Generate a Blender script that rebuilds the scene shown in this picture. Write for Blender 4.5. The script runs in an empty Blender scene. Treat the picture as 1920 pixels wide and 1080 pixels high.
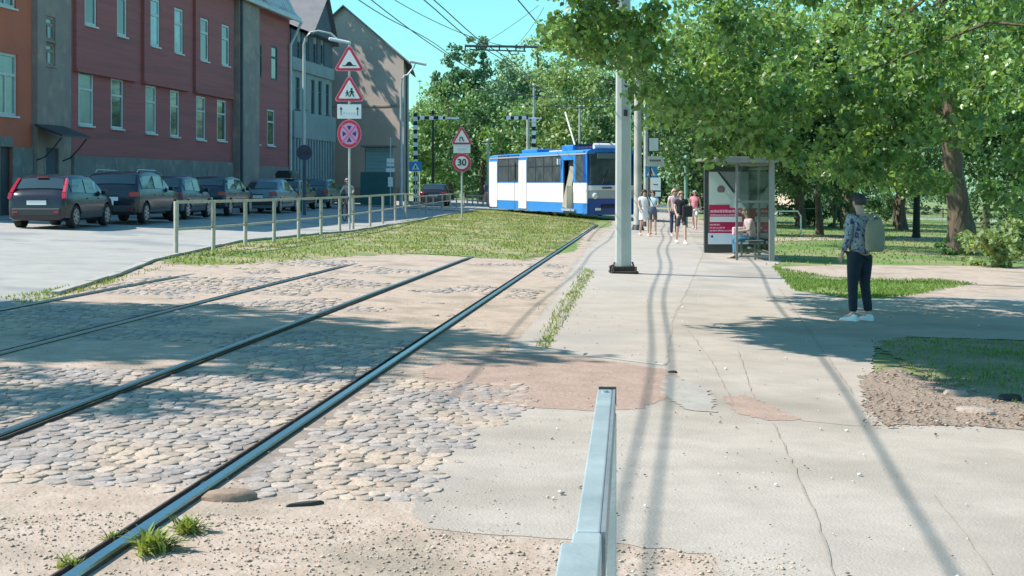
import bpy, bmesh, math, random
import numpy as np
from mathutils import Vector, Matrix
random.seed(7); np.random.seed(7)
R = math.radians
scene = bpy.context.scene
COL = scene.collection
# ------------------------------------------------------------------ camera
FPX = 2700.0; CAMH = 1.65; GK = 0.035; V0 = 343.0
cam_d = bpy.data.cameras.new('camera'); cam = bpy.data.objects.new('camera', cam_d); COL.objects.link(cam)
cam.location = (0, 0, CAMH); cam.rotation_euler = (R(90), 0, 0)
cam_d.sensor_width = 36; cam_d.lens = FPX / 1920 * 36; cam_d.shift_y = -(540 - V0) / 1920
cam_d.clip_start = 0.05; cam_d.clip_end = 3000
scene.camera = cam
# ------------------------------------------------------------------ world, sun, exposure
SUN_EL = 48.0
sun_to = Vector((-math.cos(R(SUN_EL)), -0.03, math.sin(R(SUN_EL)))).normalized()
w = bpy.data.worlds.new('World'); scene.world = w; w.use_nodes = True
nt = w.node_tree; nt.nodes.clear()
out = nt.nodes.new('ShaderNodeOutputWorld'); bg = nt.nodes.new('ShaderNodeBackground'); sky = nt.nodes.new('ShaderNodeTexSky')
sky.sky_type = 'NISHITA'; sky.sun_disc = False; sky.sun_elevation = R(SUN_EL)
sky.sun_rotation = math.atan2(sun_to.x, sun_to.y); sky.altitude = 10; sky.air_density = 1.3; sky.dust_density = 0.6; sky.ozone_density = 1.5
tint = nt.nodes.new('ShaderNodeMix'); tint.data_type = 'RGBA'; tint.blend_type = 'MULTIPLY'; tint.inputs[0].default_value = 1
tint.inputs[7].default_value = (0.52, 1.08, 1.16, 1)
nt.links.new(sky.outputs[0], tint.inputs[6]); nt.links.new(tint.outputs[2], bg.inputs[0])
bg.inputs[1].default_value = 0.12
nt.links.new(bg.outputs[0], out.inputs[0])
sd = bpy.data.lights.new('sun', 'SUN'); so = bpy.data.objects.new('sun', sd); COL.objects.link(so)
sd.energy = 5.0; sd.angle = R(0.5); sd.color = (1.0, 0.915, 0.83)
so.rotation_euler = sun_to.to_track_quat('Z', 'Y').to_euler(); so.location = (-20, 0, 30)
scene.view_settings.view_transform = 'Standard'; scene.view_settings.look = 'None'
scene.view_settings.exposure = 0.55; scene.view_settings.gamma = 1
# ------------------------------------------------------------------ helpers: geometry of the place
def g(x): return -GK * x
def P(u, v):                                  # ground point
    y = CAMH * FPX / ((v - V0) - GK * (u - 960)); x = (u - 960) / FPX * y
    return Vector((x, y, g(x)))
def at(u, v, y): return Vector(((u - 960) / FPX * y, y, CAMH + (V0 - v) / FPX * y))
# ------------------------------------------------------------------ helpers: tags
def tag(o, label=None, cat=None, group=None, kind=None):
    if label: o['label'] = label
    if cat: o['category'] = cat
    if group: o['group'] = group
    if kind: o['kind'] = kind
    return o
def thing(name, label, cat, loc=(0, 0, 0), rz=0, group=None):
    o = bpy.data.objects.new(name, None); COL.objects.link(o); o.location = loc; o.rotation_euler = (0, 0, rz)
    o.empty_display_size = 0.2
    return tag(o, label, cat, group)
def copy_tree(o, parent=None):
    c = o.copy(); COL.objects.link(c); c.parent = parent
    for ch in list(o.children): copy_tree(ch, c)
    return c
# ------------------------------------------------------------------ helpers: materials
MATS = {}
def mat(name, c, c2=None, scale=8, rough=0.7, metal=0.0, bump=0.0, bscale=None, spec=0.5, detail=6, island=0.0, trans=0.0, stretch=None, c3=None, s3=1.0, t3=(0.5, 0.62)):
    if name in MATS: return MATS[name]
    m = bpy.data.materials.new(name); m.use_nodes = True; t = m.node_tree; N = t.nodes; Lk = t.links
    p = N['Principled BSDF']; p.inputs['Roughness'].default_value = rough; p.inputs['Metallic'].default_value = metal
    p.inputs['Specular IOR Level'].default_value = spec
    col = None
    tc = N.new('ShaderNodeTexCoord'); mp = N.new('ShaderNodeMapping'); Lk.new(tc.outputs['Object'], mp.inputs[0])
    if stretch: mp.inputs['Scale'].default_value = stretch
    if c2 is not None:
        n = N.new('ShaderNodeTexNoise'); n.inputs['Scale'].default_value = scale; n.inputs['Detail'].default_value = detail; n.inputs['Roughness'].default_value = 0.65
        Lk.new(mp.outputs[0], n.inputs['Vector'])
        cr = N.new('ShaderNodeValToRGB'); cr.color_ramp.elements[0].position = 0.36; cr.color_ramp.elements[1].position = 0.64
        cr.color_ramp.elements[0].color = (*c, 1); cr.color_ramp.elements[1].color = (*c2, 1)
        Lk.new(n.outputs['Fac'], cr.inputs[0]); col = cr.outputs[0]
    else:
        rgb = N.new('ShaderNodeRGB'); rgb.outputs[0].default_value = (*c, 1); col = rgb.outputs[0]
    if c3 is not None:
        n = N.new('ShaderNodeTexNoise'); n.inputs['Scale'].default_value = s3; n.inputs['Detail'].default_value = 4
        Lk.new(mp.outputs[0], n.inputs['Vector'])
        cr = N.new('ShaderNodeValToRGB'); cr.color_ramp.elements[0].position = t3[0]; cr.color_ramp.elements[1].position = t3[1]
        mx = N.new('ShaderNodeMix'); mx.data_type = 'RGBA'; Lk.new(n.outputs['Fac'], cr.inputs[0]); Lk.new(cr.outputs[0], mx.inputs[0])
        Lk.new(col, mx.inputs[6]); mx.inputs[7].default_value = (*c3, 1); col = mx.outputs[2]
    if island:
        ge = N.new('ShaderNodeNewGeometry'); mr = N.new('ShaderNodeMapRange'); Lk.new(ge.outputs['Random Per Island'], mr.inputs[0])
        mr.inputs[3].default_value = 1 - island; mr.inputs[4].default_value = 1 + island
        vm = N.new('ShaderNodeVectorMath'); vm.operation = 'SCALE'; Lk.new(col, vm.inputs[0]); Lk.new(mr.outputs[0], vm.inputs['Scale']); col = vm.outputs[0]
    Lk.new(col, p.inputs['Base Color'])
    if bump:
        n = N.new('ShaderNodeTexNoise'); n.inputs['Scale'].default_value = bscale or scale * 3; n.inputs['Detail'].default_value = 8
        Lk.new(mp.outputs[0], n.inputs['Vector'])
        b = N.new('ShaderNodeBump'); b.inputs['Strength'].default_value = 1; b.inputs['Distance'].default_value = bump
        Lk.new(n.outputs['Fac'], b.inputs['Height']); Lk.new(b.outputs[0], p.inputs['Normal'])
    if trans:
        o = N['Material Output']; tr = N.new('ShaderNodeBsdfTranslucent'); ms = N.new('ShaderNodeMixShader'); ms.inputs[0].default_value = trans
        g2 = N.new('ShaderNodeMix'); g2.data_type = 'RGBA'; g2.blend_type = 'MULTIPLY'; g2.inputs[0].default_value = 1; g2.inputs[7].default_value = (1.9, 1.7, 0.7, 1)
        Lk.new(col, g2.inputs[6]); Lk.new(g2.outputs[2], tr.inputs[0])
        Lk.new(p.outputs[0], ms.inputs[1]); Lk.new(tr.outputs[0], ms.inputs[2]); Lk.new(ms.outputs[0], o.inputs[0])
    MATS[name] = m; return m
def glassmat(name, c, rough=0.06):
    return mat(name, c, rough=rough, spec=0.9)
def clearglass(name):
    if name in MATS: return MATS[name]
    m = bpy.data.materials.new(name); m.use_nodes = True; N = m.node_tree.nodes; Lk = m.node_tree.links
    gl = N.new('ShaderNodeBsdfGlossy'); gl.inputs['Roughness'].default_value = 0.03; tr = N.new('ShaderNodeBsdfTransparent'); tr.inputs[0].default_value = (0.80, 0.88, 0.86, 1)
    ms = N.new('ShaderNodeMixShader'); lw = N.new('ShaderNodeFresnel'); lw.inputs[0].default_value = 1.5
    Lk.new(lw.outputs[0], ms.inputs[0]); Lk.new(tr.outputs[0], ms.inputs[1]); Lk.new(gl.outputs[0], ms.inputs[2]); Lk.new(ms.outputs[0], N['Material Output'].inputs[0])
    MATS[name] = m; return m
# ------------------------------------------------------------------ helpers: mesh builder
class MB:
    def __init__(s): s.v = []; s.f = []; s.m = []; s.cur = 0
    def add(s, vs, fs):
        b = len(s.v); s.v += [tuple(p) for p in vs]; s.f += [tuple(b + i for i in f) for f in fs]; s.m += [s.cur] * len(fs); return s
    def box(s, c, d, rz=0, rx=0, ry=0):
        x, y, z = d[0] / 2, d[1] / 2, d[2] / 2
        M = Matrix.Translation(c) @ Matrix.Rotation(rz, 4, 'Z') @ Matrix.Rotation(ry, 4, 'Y') @ Matrix.Rotation(rx, 4, 'X')
        vs = [M @ Vector(p) for p in ((-x, -y, -z), (x, -y, -z), (x, y, -z), (-x, y, -z), (-x, -y, z), (x, -y, z), (x, y, z), (-x, y, z))]
        return s.add(vs, [(3, 2, 1, 0), (4, 5, 6, 7), (0, 1, 5, 4), (1, 2, 6, 5), (2, 3, 7, 6), (3, 0, 4, 7)])
    def span(s, a, b):                       # axis aligned box from corner to corner
        return s.box([(a[i] + b[i]) / 2 for i in range(3)], [abs(b[i] - a[i]) for i in range(3)])
    def bar(s, p0, p1, wd, th, up=(0, 0, 1)):
        p0 = Vector(p0); p1 = Vector(p1); d = (p1 - p0); L = d.length
        if L < 1e-6: return s
        d.normalize(); u = Vector(up)
        if abs(d.dot(u)) > 0.98: u = Vector((0, 1, 0))
        sx = d.cross(u).normalized(); sy = sx.cross(d)
        q = [(-wd / 2, -th / 2), (wd / 2, -th / 2), (wd / 2, th / 2), (-wd / 2, th / 2)]
        vs = [p0 + sx * a + sy * b for a, b in q] + [p1 + sx * a + sy * b for a, b in q]
        return s.add(vs, [(0, 1, 2, 3), (7, 6, 5, 4), (0, 4, 5, 1), (1, 5, 6, 2), (2, 6, 7, 3), (3, 7, 4, 0)])
    def tube(s, pts, r, n=8, cap=True):
        pts = [Vector(p) for p in pts]; rs = r if isinstance(r, (list, tuple)) else [r] * len(pts)
        vs = []; fs = []
        ref = Vector((0.13, 0.27, 0.95)).normalized()
        for i, p in enumerate(pts):
            d = (pts[min(i + 1, len(pts) - 1)] - pts[max(i - 1, 0)]).normalized()
            rr = ref if abs(d.dot(ref)) < 0.9 else Vector((1, 0.1, 0)).normalized()
            a = d.cross(rr).normalized(); b = d.cross(a)
            for k in range(n):
                t = 2 * math.pi * k / n; vs.append(p + a * math.cos(t) * rs[i] + b * math.sin(t) * rs[i])
        for i in range(len(pts) - 1):
            for k in range(n):
                k2 = (k + 1) % n; fs.append((i * n + k, i * n + k2, (i + 1) * n + k2, (i + 1) * n + k))
        if cap: fs.append(tuple(range(n))[::-1]); fs.append(tuple((len(pts) - 1) * n + k for k in range(n)))
        return s.add(vs, fs)
    def prism(s, poly, a, b, axis='y'):      # poly: 2D points; extruded along axis from a to b
        n = len(poly)
        def q(p, h):
            return (p[0], h, p[1]) if axis == 'y' else ((h, p[0], p[1]) if axis == 'x' else (p[0], p[1], h))
        vs = [q(p, a) for p in poly] + [q(p, b) for p in poly]
        fs = [tuple(range(n)), tuple(range(2 * n - 1, n - 1, -1))] + [(i, n + i, n + (i + 1) % n, (i + 1) % n) for i in range(n)]
        return s.add(vs, fs)
    def sphere(s, c, r, nu=12, nv=8):
        r = r if isinstance(r, (list, tuple)) else (r, r, r); vs = []; fs = []
        for i in range(nv + 1):
            th = math.pi * i / nv
            for k in range(nu):
                ph = 2 * math.pi * k / nu; vs.append((c[0] + r[0] * math.sin(th) * math.cos(ph), c[1] + r[1] * math.sin(th) * math.sin(ph), c[2] + r[2] * math.cos(th)))
        for i in range(nv):
            for k in range(nu): fs.append((i * nu + k, (i + 1) * nu + k, (i + 1) * nu + (k + 1) % nu, i * nu + (k + 1) % nu))
        return s.add(vs, fs)
    def loft(s, rings, cap=True, closed=True):
        n = len(rings[0]); vs = [p for r in rings for p in r]; fs = []
        for i in range(len(rings) - 1):
            for k in range(n if closed else n - 1):
                k2 = (k + 1) % n; fs.append((i * n + k, i * n + k2, (i + 1) * n + k2, (i + 1) * n + k))
        if cap: fs.append(tuple(range(n))[::-1]); fs.append(tuple((len(rings) - 1) * n + k for k in range(n)))
        return s.add(vs, fs)
    def build(s, name, mats, parent=None, smooth=False, bevel=0, fix=True):
        me = bpy.data.meshes.new(name); me.from_pydata(s.v, [], s.f)
        if not isinstance(mats, (list, tuple)): mats = [mats]
        for m in mats: me.materials.append(m)
        for i, pl in enumerate(me.polygons): pl.material_index = min(s.m[i], len(mats) - 1)
        if fix:
            bm = bmesh.new(); bm.from_mesh(me); bmesh.ops.remove_doubles(bm, verts=bm.verts, dist=1e-5)
            bmesh.ops.recalc_face_normals(bm, faces=bm.faces); bm.to_mesh(me); bm.free()
        if smooth:
            for pl in me.polygons: pl.use_smooth = True
            try: me.set_sharp_from_angle(angle=R(40))
            except Exception: pass
        o = bpy.data.objects.new(name, me); COL.objects.link(o)
        if parent: o.parent = parent
        if bevel:
            b = o.modifiers.new('bevel', 'BEVEL'); b.width = bevel; b.segments = 2; b.limit_method = 'ANGLE'
        return o
def raw_mesh(name, V, F, m, parent=None):     # numpy quads / tris of one size
    me = bpy.data.meshes.new(name); k = F.shape[1]
    me.vertices.add(len(V)); me.vertices.foreach_set('co', V.astype(np.float32).ravel())
    me.loops.add(F.size); me.loops.foreach_set('vertex_index', F.astype(np.int32).ravel())
    me.polygons.add(len(F)); me.polygons.foreach_set('loop_start', np.arange(0, F.size, k, dtype=np.int32))
    me.polygons.foreach_set('loop_total', np.full(len(F), k, dtype=np.int32))
    me.update(calc_edges=True); me.validate()
    for mm in (m if isinstance(m, (list, tuple)) else [m]): me.materials.append(mm)
    o = bpy.data.objects.new(name, me); COL.objects.link(o)
    if parent: o.parent = parent
    return o
def text_obj(name, s, size, m, parent, loc, rot=(R(90), 0, 0), ext=0.003, bold=0.0):
    cu = bpy.data.curves.new(name, 'FONT'); cu.body = s; cu.size = size; cu.align_x = 'CENTER'; cu.align_y = 'CENTER'; cu.extrude = ext; cu.offset = bold
    t = bpy.data.objects.new(name, cu); COL.objects.link(t)
    dg = bpy.context.evaluated_depsgraph_get(); me = bpy.data.meshes.new_from_object(t.evaluated_get(dg))
    bpy.data.objects.remove(t); me.materials.clear(); me.materials.append(m)
    o = bpy.data.objects.new(name, me); COL.objects.link(o); o.parent = parent; o.location = loc; o.rotation_euler = rot
    return o
# ------------------------------------------------------------------ materials
M_asph = mat('road_asphalt', (0.31, 0.30, 0.28), (0.375, 0.36, 0.33), scale=1.5, rough=0.9, bump=0.004, bscale=90, c3=(0.24, 0.25, 0.25), s3=0.35, t3=(0.55, 0.6))
M_pave = mat('worn_pavement', (0.365, 0.318, 0.272), (0.445, 0.39, 0.335), scale=2.2, rough=0.9, bump=0.006, bscale=60, c3=(0.30, 0.262, 0.215), s3=0.5, t3=(0.48, 0.66), detail=10)
M_plat = mat('platform_slab', (0.375, 0.327, 0.282), (0.445, 0.39, 0.34), scale=1.7, rough=0.9, bump=0.004, bscale=50, c3=(0.32, 0.30, 0.27), s3=0.5, t3=(0.5, 0.75), detail=10)
M_sand = mat('sandy_dirt', (0.37, 0.28, 0.215), (0.475, 0.38, 0.31), scale=5, rough=0.95, bump=0.011, bscale=34, c3=(0.29, 0.235, 0.18), s3=1.1, t3=(0.5, 0.68), detail=10)
M_dirt2 = mat('reddish_dirt', (0.39, 0.28, 0.225), (0.32, 0.225, 0.18), scale=3.5, rough=0.95, bump=0.012, bscale=24, detail=10)
M_mulch = mat('leaf_litter', (0.36, 0.28, 0.22), (0.25, 0.19, 0.15), scale=14, rough=0.95, bump=0.03, bscale=30, detail=10)
M_lawn = mat('lawn_turf', (0.11, 0.19, 0.045), (0.17, 0.25, 0.065), scale=0.8, rough=0.95, bump=0.03, bscale=20, c3=(0.27, 0.25, 0.13), s3=0.3, t3=(0.46, 0.62), detail=10)
M_median = mat('median_turf', (0.16, 0.20, 0.06), (0.23, 0.25, 0.09), scale=1.2, rough=0.95, bump=0.03, bscale=20, c3=(0.36, 0.30, 0.18), s3=0.6, t3=(0.48, 0.62), detail=10)
M_stone = mat('cobble_stone', (0.355, 0.31, 0.285), (0.26, 0.23, 0.215), scale=14, rough=1.0, bump=0.016, bscale=22, island=0.2, c3=(.42,.33,.255), s3=1.6, t3=(.42,.62))
M_pebble = mat('pebble', (0.50, 0.41, 0.32), (0.38, 0.30, 0.23), scale=10, rough=0.95, island=0.32)
M_railtop = mat('polished_rail_head', (0.42, 0.46, 0.50), (0.34, 0.38, 0.42), scale=30, rough=0.28, metal=1.0)
M_railrust = mat('rusty_rail_web', (0.075, 0.055, 0.045), (0.035, 0.03, 0.028), scale=20, rough=0.85, bump=0.003)
M_kerb = mat('kerb_concrete', (0.40, 0.385, 0.35), (0.33, 0.31, 0.28), scale=6, rough=0.9, bump=0.004)
M_crack = mat('crack_filler', (0.27, 0.24, 0.20), (0.34, 0.305, 0.255), scale=30, rough=0.95)
M_galv = mat('galvanised_steel', (0.40, 0.47, 0.48), (0.52, 0.58, 0.58), scale=5, rough=0.42, metal=0.35, bump=0.001, bscale=80, c3=(0.30, 0.36, 0.37), s3=3, t3=(0.5, 0.7))
M_galvpole = mat('weathered_steel_pole', (0.42, 0.46, 0.45), (0.55, 0.58, 0.56), scale=2.5, rough=0.5, metal=0.2, c3=(0.30, 0.33, 0.32), s3=1.4, t3=(0.5, 0.7), stretch=(1, 1, 0.35), bump=0.002, bscale=12)
M_conc = mat('pole_concrete', (0.40, 0.40, 0.37), (0.50, 0.49, 0.45), scale=3, rough=0.85, c3=(0.30, 0.30, 0.28), s3=1.5, t3=(0.5, 0.7), bump=0.003)
M_fence = mat('painted_fence_steel', (0.50, 0.47, 0.39), (0.41, 0.385, 0.32), scale=7, rough=0.6, c3=(0.22, 0.19, 0.13), s3=5, t3=(0.6, 0.72))
M_dark = mat('dark_metal', (0.03, 0.035, 0.04), (0.05, 0.055, 0.06), scale=6, rough=0.5)
M_black = mat('black_paint', (0.015, 0.015, 0.017), rough=0.5)
M_white = mat('white_paint', (0.78, 0.79, 0.78), (0.70, 0.71, 0.70), scale=4, rough=0.45)
M_signw = mat('sign_white', (0.85, 0.84, 0.84), rough=0.35)
M_signr = mat('sign_red', (0.66, 0.035, 0.085), (0.60, 0.03, 0.07), scale=5, rough=0.35)
M_signrim = mat('sign_rim_pink', (0.80, 0.30, 0.38), rough=0.35)
M_signpink = mat('sign_faded_blue', (0.58, 0.30, 0.60), (0.66, 0.40, 0.66), scale=6, rough=0.35)
M_signb = mat('sign_blue', (0.02, 0.22, 0.50), (0.03, 0.27, 0.55), scale=5, rough=0.35)
M_wire = mat('wire_cable', (0.05, 0.07, 0.08), rough=0.6)
M_rubber = mat('tyre_rubber', (0.02, 0.02, 0.022), rough=0.8)
M_rim = mat('alloy_rim', (0.45, 0.46, 0.48), rough=0.3, metal=0.7)
M_carglass = glassmat('car_glass', (0.03, 0.05, 0.06), 0.04)
M_tail = mat('tail_light_red', (0.42, 0.012, 0.035), rough=0.15, spec=.8)
M_plate = mat('number_plate', (0.82, 0.82, 0.82), rough=0.4)
M_bumper = mat('bumper_plastic', (0.045, 0.045, 0.05), rough=0.6)
M_bark = mat('tree_bark', (0.16, 0.12, 0.085), (0.09, 0.07, 0.05), scale=9, rough=0.95, bump=0.03, bscale=14, stretch=(1, 1, 0.25))
M_skin = mat('skin', (0.55, 0.36, 0.28), rough=0.55)
# ------------------------------------------------------------------ ground sheets (the setting)
def ragged(pts, jit=0.12, step=0.5, seed=1):
    rnd = random.Random(seed); o = []
    n = len(pts)
    for i in range(n):
        a = Vector(pts[i][:2]); b = Vector(pts[(i + 1) % n][:2]); L = (b - a).length
        k = max(1, min(220, int(L / step))); nn = Vector((-(b - a).y, (b - a).x)).normalized() if L > 0 else Vector((0, 0))
        for j in range(k):
            p = a.lerp(b, j / k)
            if j: p = p + nn * rnd.uniform(-jit, jit)
            o.append(p)
    return o
def sheet(name, pts, h, m, jit=0.0, step=0.5, seed=1, depth=0.0, kind='structure', label=None, cat=None):
    pp = ragged(pts, jit, step, seed) if jit else [Vector(p[:2]) for p in pts]
    bm = bmesh.new(); vs = [bm.verts.new((p.x, p.y, g(p.x) + (h if depth or h < 0 else h * 0.4))) for p in pp]; f = bm.faces.new(vs)
    if f.normal.z < 0 or (bm.normal_update() or f.normal.z < 0): f.normal_flip()
    if depth:
        r = bmesh.ops.extrude_face_region(bm, geom=[f]); nv = [e for e in r['geom'] if isinstance(e, bmesh.types.BMVert)]
        for v_ in nv: v_.co.z -= depth
    bmesh.ops.triangulate(bm, faces=[f for f in bm.faces if len(f.verts) > 4]); bmesh.ops.recalc_face_normals(bm, faces=bm.faces) if depth else None
    me = bpy.data.meshes.new(name); bm.to_mesh(me); bm.free(); me.materials.append(m)
    if not depth:
        for p_ in me.polygons:
            if p_.normal.z < 0: p_.flip()
    o = bpy.data.objects.new(name, me); COL.objects.link(o); tag(o, label, cat, None, kind); return o
def PP(*a): return [P(u, v) for u, v in a]
big = [(-900, -60), (900, -60), (900, 1600), (-900, 1600)]
sheet('ground', big, -0.004, M_lawn)
road_near = [(-7.6, -8), (-6.75, 11), (-5.97, 16.8), (-5.85, 18.4), (-6.1, 22.5), (-6.5, 26.2), (-6.55, 34.4), (-5.5, 40.6), (-4.9, 43.5), (-3.9, 55), (-1.95, 87), (1.0, 103), (6, 118), (30, 140)]
sheet('road', road_near + [(30, 150), (-5, 128), (-9.0, 108), (-7.6, 96), (-11, 91), (-20, 30), (-26, -8)], 0.0, M_asph, 0.06, 0.6, 3)
sheet('side_street_ground', [(-200, -40), (-26, -8), (-20, 30), (-11, 91), (-40, 300), (-200, 300)], 0.004, mat('yard_ground', (0.22, 0.21, 0.19), (0.28, 0.27, 0.24), scale=2, rough=0.95))
# track bed between the road and the pavement
sheet('track_bed', [(-6.7, 11), (-5.92, 16.8), (-5.8, 18.4), (-6.05, 22.5), (-6.45, 26.2), (-6.0, 31), (-3.5, 32), (0.2, 31), (1.6, 36), (2.6, 52), (4.2, 60), (5.0, 74), (7.4, 74), (6.0, 55), (3.4, 30), (0.6, 12), (0.3, 8), (2.6, 7.6), (2.6, -8), (-7.6, -8)], 0.004, M_sand, 0.10, 0.5, 5)
pave_pts = PP((1150, 420), (1110, 455), (1070, 500), (1035, 560), (955, 655), (850, 762), (800, 860), (770, 960), (800, 992), (1060, 1012), (1330, 1040)) + [Vector((0.85, 5.7, 0)), Vector((0.8, 3, 0)), Vector((0.8, -8, 0)), Vector((14, -8, 0)), Vector((14, 8.5, 0))] + PP((1925, 800), (1660, 798), (1625, 745), (1640, 655), (1700, 632), (1925, 638), (2600, 655), (2600, 560), (1925, 553), (1600, 562), (1490, 545), (1450, 500), (1470, 488), (1440, 470), (1420, 440), (1320, 415), (1290, 395), (1180, 396))
sheet('pavement', pave_pts, 0.010, M_pave, 0.03, 0.09, 8)
sheet('platform', PP((1160, 420), (1115, 458), (1075, 503), (1040, 563), (962, 652), (1250, 687), (1262, 600), (1300, 520), (1318, 476), (1290, 430), (1270, 402), (1185, 402)), 0.018, M_plat, 0.02, 0.1, 12)
sheet('dirt_band', PP((845, 672), (950, 660), (1100, 672), (1250, 694), (1278, 712), (1255, 745), (1200, 768), (1120, 772), (960, 762), (845, 745), (790, 700)), 0.016, M_dirt2, 0.035, 0.06, 21)
sheet('worn_patch', PP((1355, 745), (1400, 742), (1450, 765), (1500, 788), (1440, 790), (1380, 775)), 0.016, M_dirt2, 0.03, 0.05, 22)
sheet('dirt_edge', PP((1250, 700), (1330, 735), (1345, 775), (1290, 770), (1240, 740)), 0.0165 + 0.004, mat('grey_dust', (0.33, 0.30, 0.265), (0.38, 0.355, 0.32), scale=5, rough=0.95, bump=0.008), 0.035, 0.06, 26)
# verges on the right
sheet('mulch_bed', PP((1612, 705), (1680, 690), (1760, 722), (1850, 742), (1960, 770), (1990, 812), (1810, 800), (1655, 797), (1622, 765)), 0.020, M_mulch, 0.04, 0.06, 31)
sheet('shaded_lawn', PP((1640, 642), (1700, 634), (1925, 640), (2500, 660), (2500, 770), (1925, 775), (1850, 745), (1760, 725), (1700, 690), (1640, 650)), 0.014, mat('sparse_shade_turf', (0.19, 0.185, 0.11), (0.30, 0.25, 0.18), scale=2.5, rough=0.95, bump=0.02, bscale=20, detail=9), 0.11, 0.10, 33)
sheet('park_path', PP((1470, 500), (1600, 497), (1925, 500), (2600, 500), (2600, 566), (1925, 559), (1700, 560), (1640, 550), (1600, 521), (1450, 512)), 0.004, M_sand, 0.10, 0.3, 35)
sheet('verge_lawn', PP((1452, 515), (1560, 524), (1760, 527), (1800, 535), (1700, 553), (1600, 559), (1495, 545)), 0.008, mat('bright_turf', (0.17, 0.24, 0.06), (0.23, 0.26, 0.09), scale=3, rough=0.95, bump=0.03, detail=10), 0.08, 0.25, 37)
sheet('park_walk', PP((1448, 452), (1600, 450), (1925, 455), (2600, 462), (2600, 455), (1925, 449), (1600, 444), (1440, 446)), 0.004, M_sand, 0.1, 0.5, 41)
sheet('far_street', [(9, 104), (80, 110), (80, 122), (9, 116)], 0.004, M_asph)
# median
med = PP((300, 489), (350, 478), (460, 457), (560, 447), (660, 437), (760, 416), (900, 394), (985, 394), (1090, 400), (1126, 409), (1092, 430), (1060, 450), (1016, 477), (980, 489), (940, 486), (800, 476), (700, 478), (580, 488), (430, 497), (330, 497))
sheet('median_lawn', med, 0.012, M_median, 0.22, 0.14, 44)
# kerbs
def kerb(name, pts, w_, h_, m=M_kerb):
    b = MB()
    for i in range(len(pts) - 1):
        a = Vector(pts[i][:2]); c = Vector(pts[i + 1][:2]); L = (c - a).length; n = max(1, round(L / 1.0))
        for k in range(n):
            p = a.lerp(c, (k + 0.008) / n); q = a.lerp(c, (k + 0.985) / n)
            hh = h_ + random.uniform(-0.008, 0.008)
            b.bar((p.x, p.y, g(p.x) + hh / 2), (q.x, q.y, g(q.x) + hh / 2), w_, hh)
    return tag(b.build(name, m, bevel=0.008), kind='structure')
kerb('kerb', [(-5.9, 18.6), (-6.15, 22.5), (-6.55, 26.2), (-6.6, 34.4), (-5.55, 40.6), (-4.95, 43.5), (-3.95, 55), (-2.0, 87)], 0.14, 0.05)
kerb('platform_kerb', [(P(962, 650).x, P(962, 650).y), (P(1250, 685).x, P(1250, 685).y)], 0.07, 0.022)
# pavement cracks and joints
def crack(name, pts, wd, seed):
    rnd = random.Random(seed); path = []
    pts = [P(u, v) for u, v in pts]
    for a, b_ in zip(pts[:-1], pts[1:]):
        n = max(2, int((b_ - a).length / 0.15))
        for k in range(n):
            p = a.lerp(b_, k / n); path.append((p.x + rnd.uniform(-.008, .008), p.y + rnd.uniform(-.01, .01)))
    path.append((pts[-1].x, pts[-1].y)); vs = []; fs = []
    for i, p in enumerate(path):
        ww = wd * rnd.uniform(0.25, .75); a = Vector(path[max(0, i - 1)]); b2 = Vector(path[min(len(path) - 1, i + 1)]); d = (b2 - a).normalized(); nn = Vector((-d.y, d.x))
        for s_ in (-1, 1): q = Vector(p) + nn * s_ * ww / 2; vs.append((q.x, q.y, g(q.x) + 0.0085 + (0.004 if name == 'platform_crack' else 0)))
    for i in range(len(path) - 1): fs.append((2 * i, 2 * i + 1, 2 * i + 3, 2 * i + 2))
    return tag(MB().add(vs, fs).build(name, M_crack, fix=False), kind='structure')
crack('pavement_crack', [(1450, 795), (1490, 880), (1530, 970), (1565, 1085)], 0.022, 1)
crack('pavement_crack', [(1290, 620), (1335, 680), (1375, 760)], 0.018, 2)
crack('pavement_crack', [(1385, 660), (1410, 740), (1440, 790)], 0.012, 3)
crack('pavement_crack', [(1460, 540), (1530, 640), (1600, 740)], 0.02, 4)
crack('pavement_crack', [(1500, 790), (1600, 800), (1700, 800)], 0.02, 5)
crack('pavement_crack', [(1750, 930), (1800, 990), (1860, 1080)], 0.014, 6)
crack('platform_crack', [(1010, 655), (1050, 610), (1075, 560), (1100, 520)], 0.10, 7)
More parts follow.
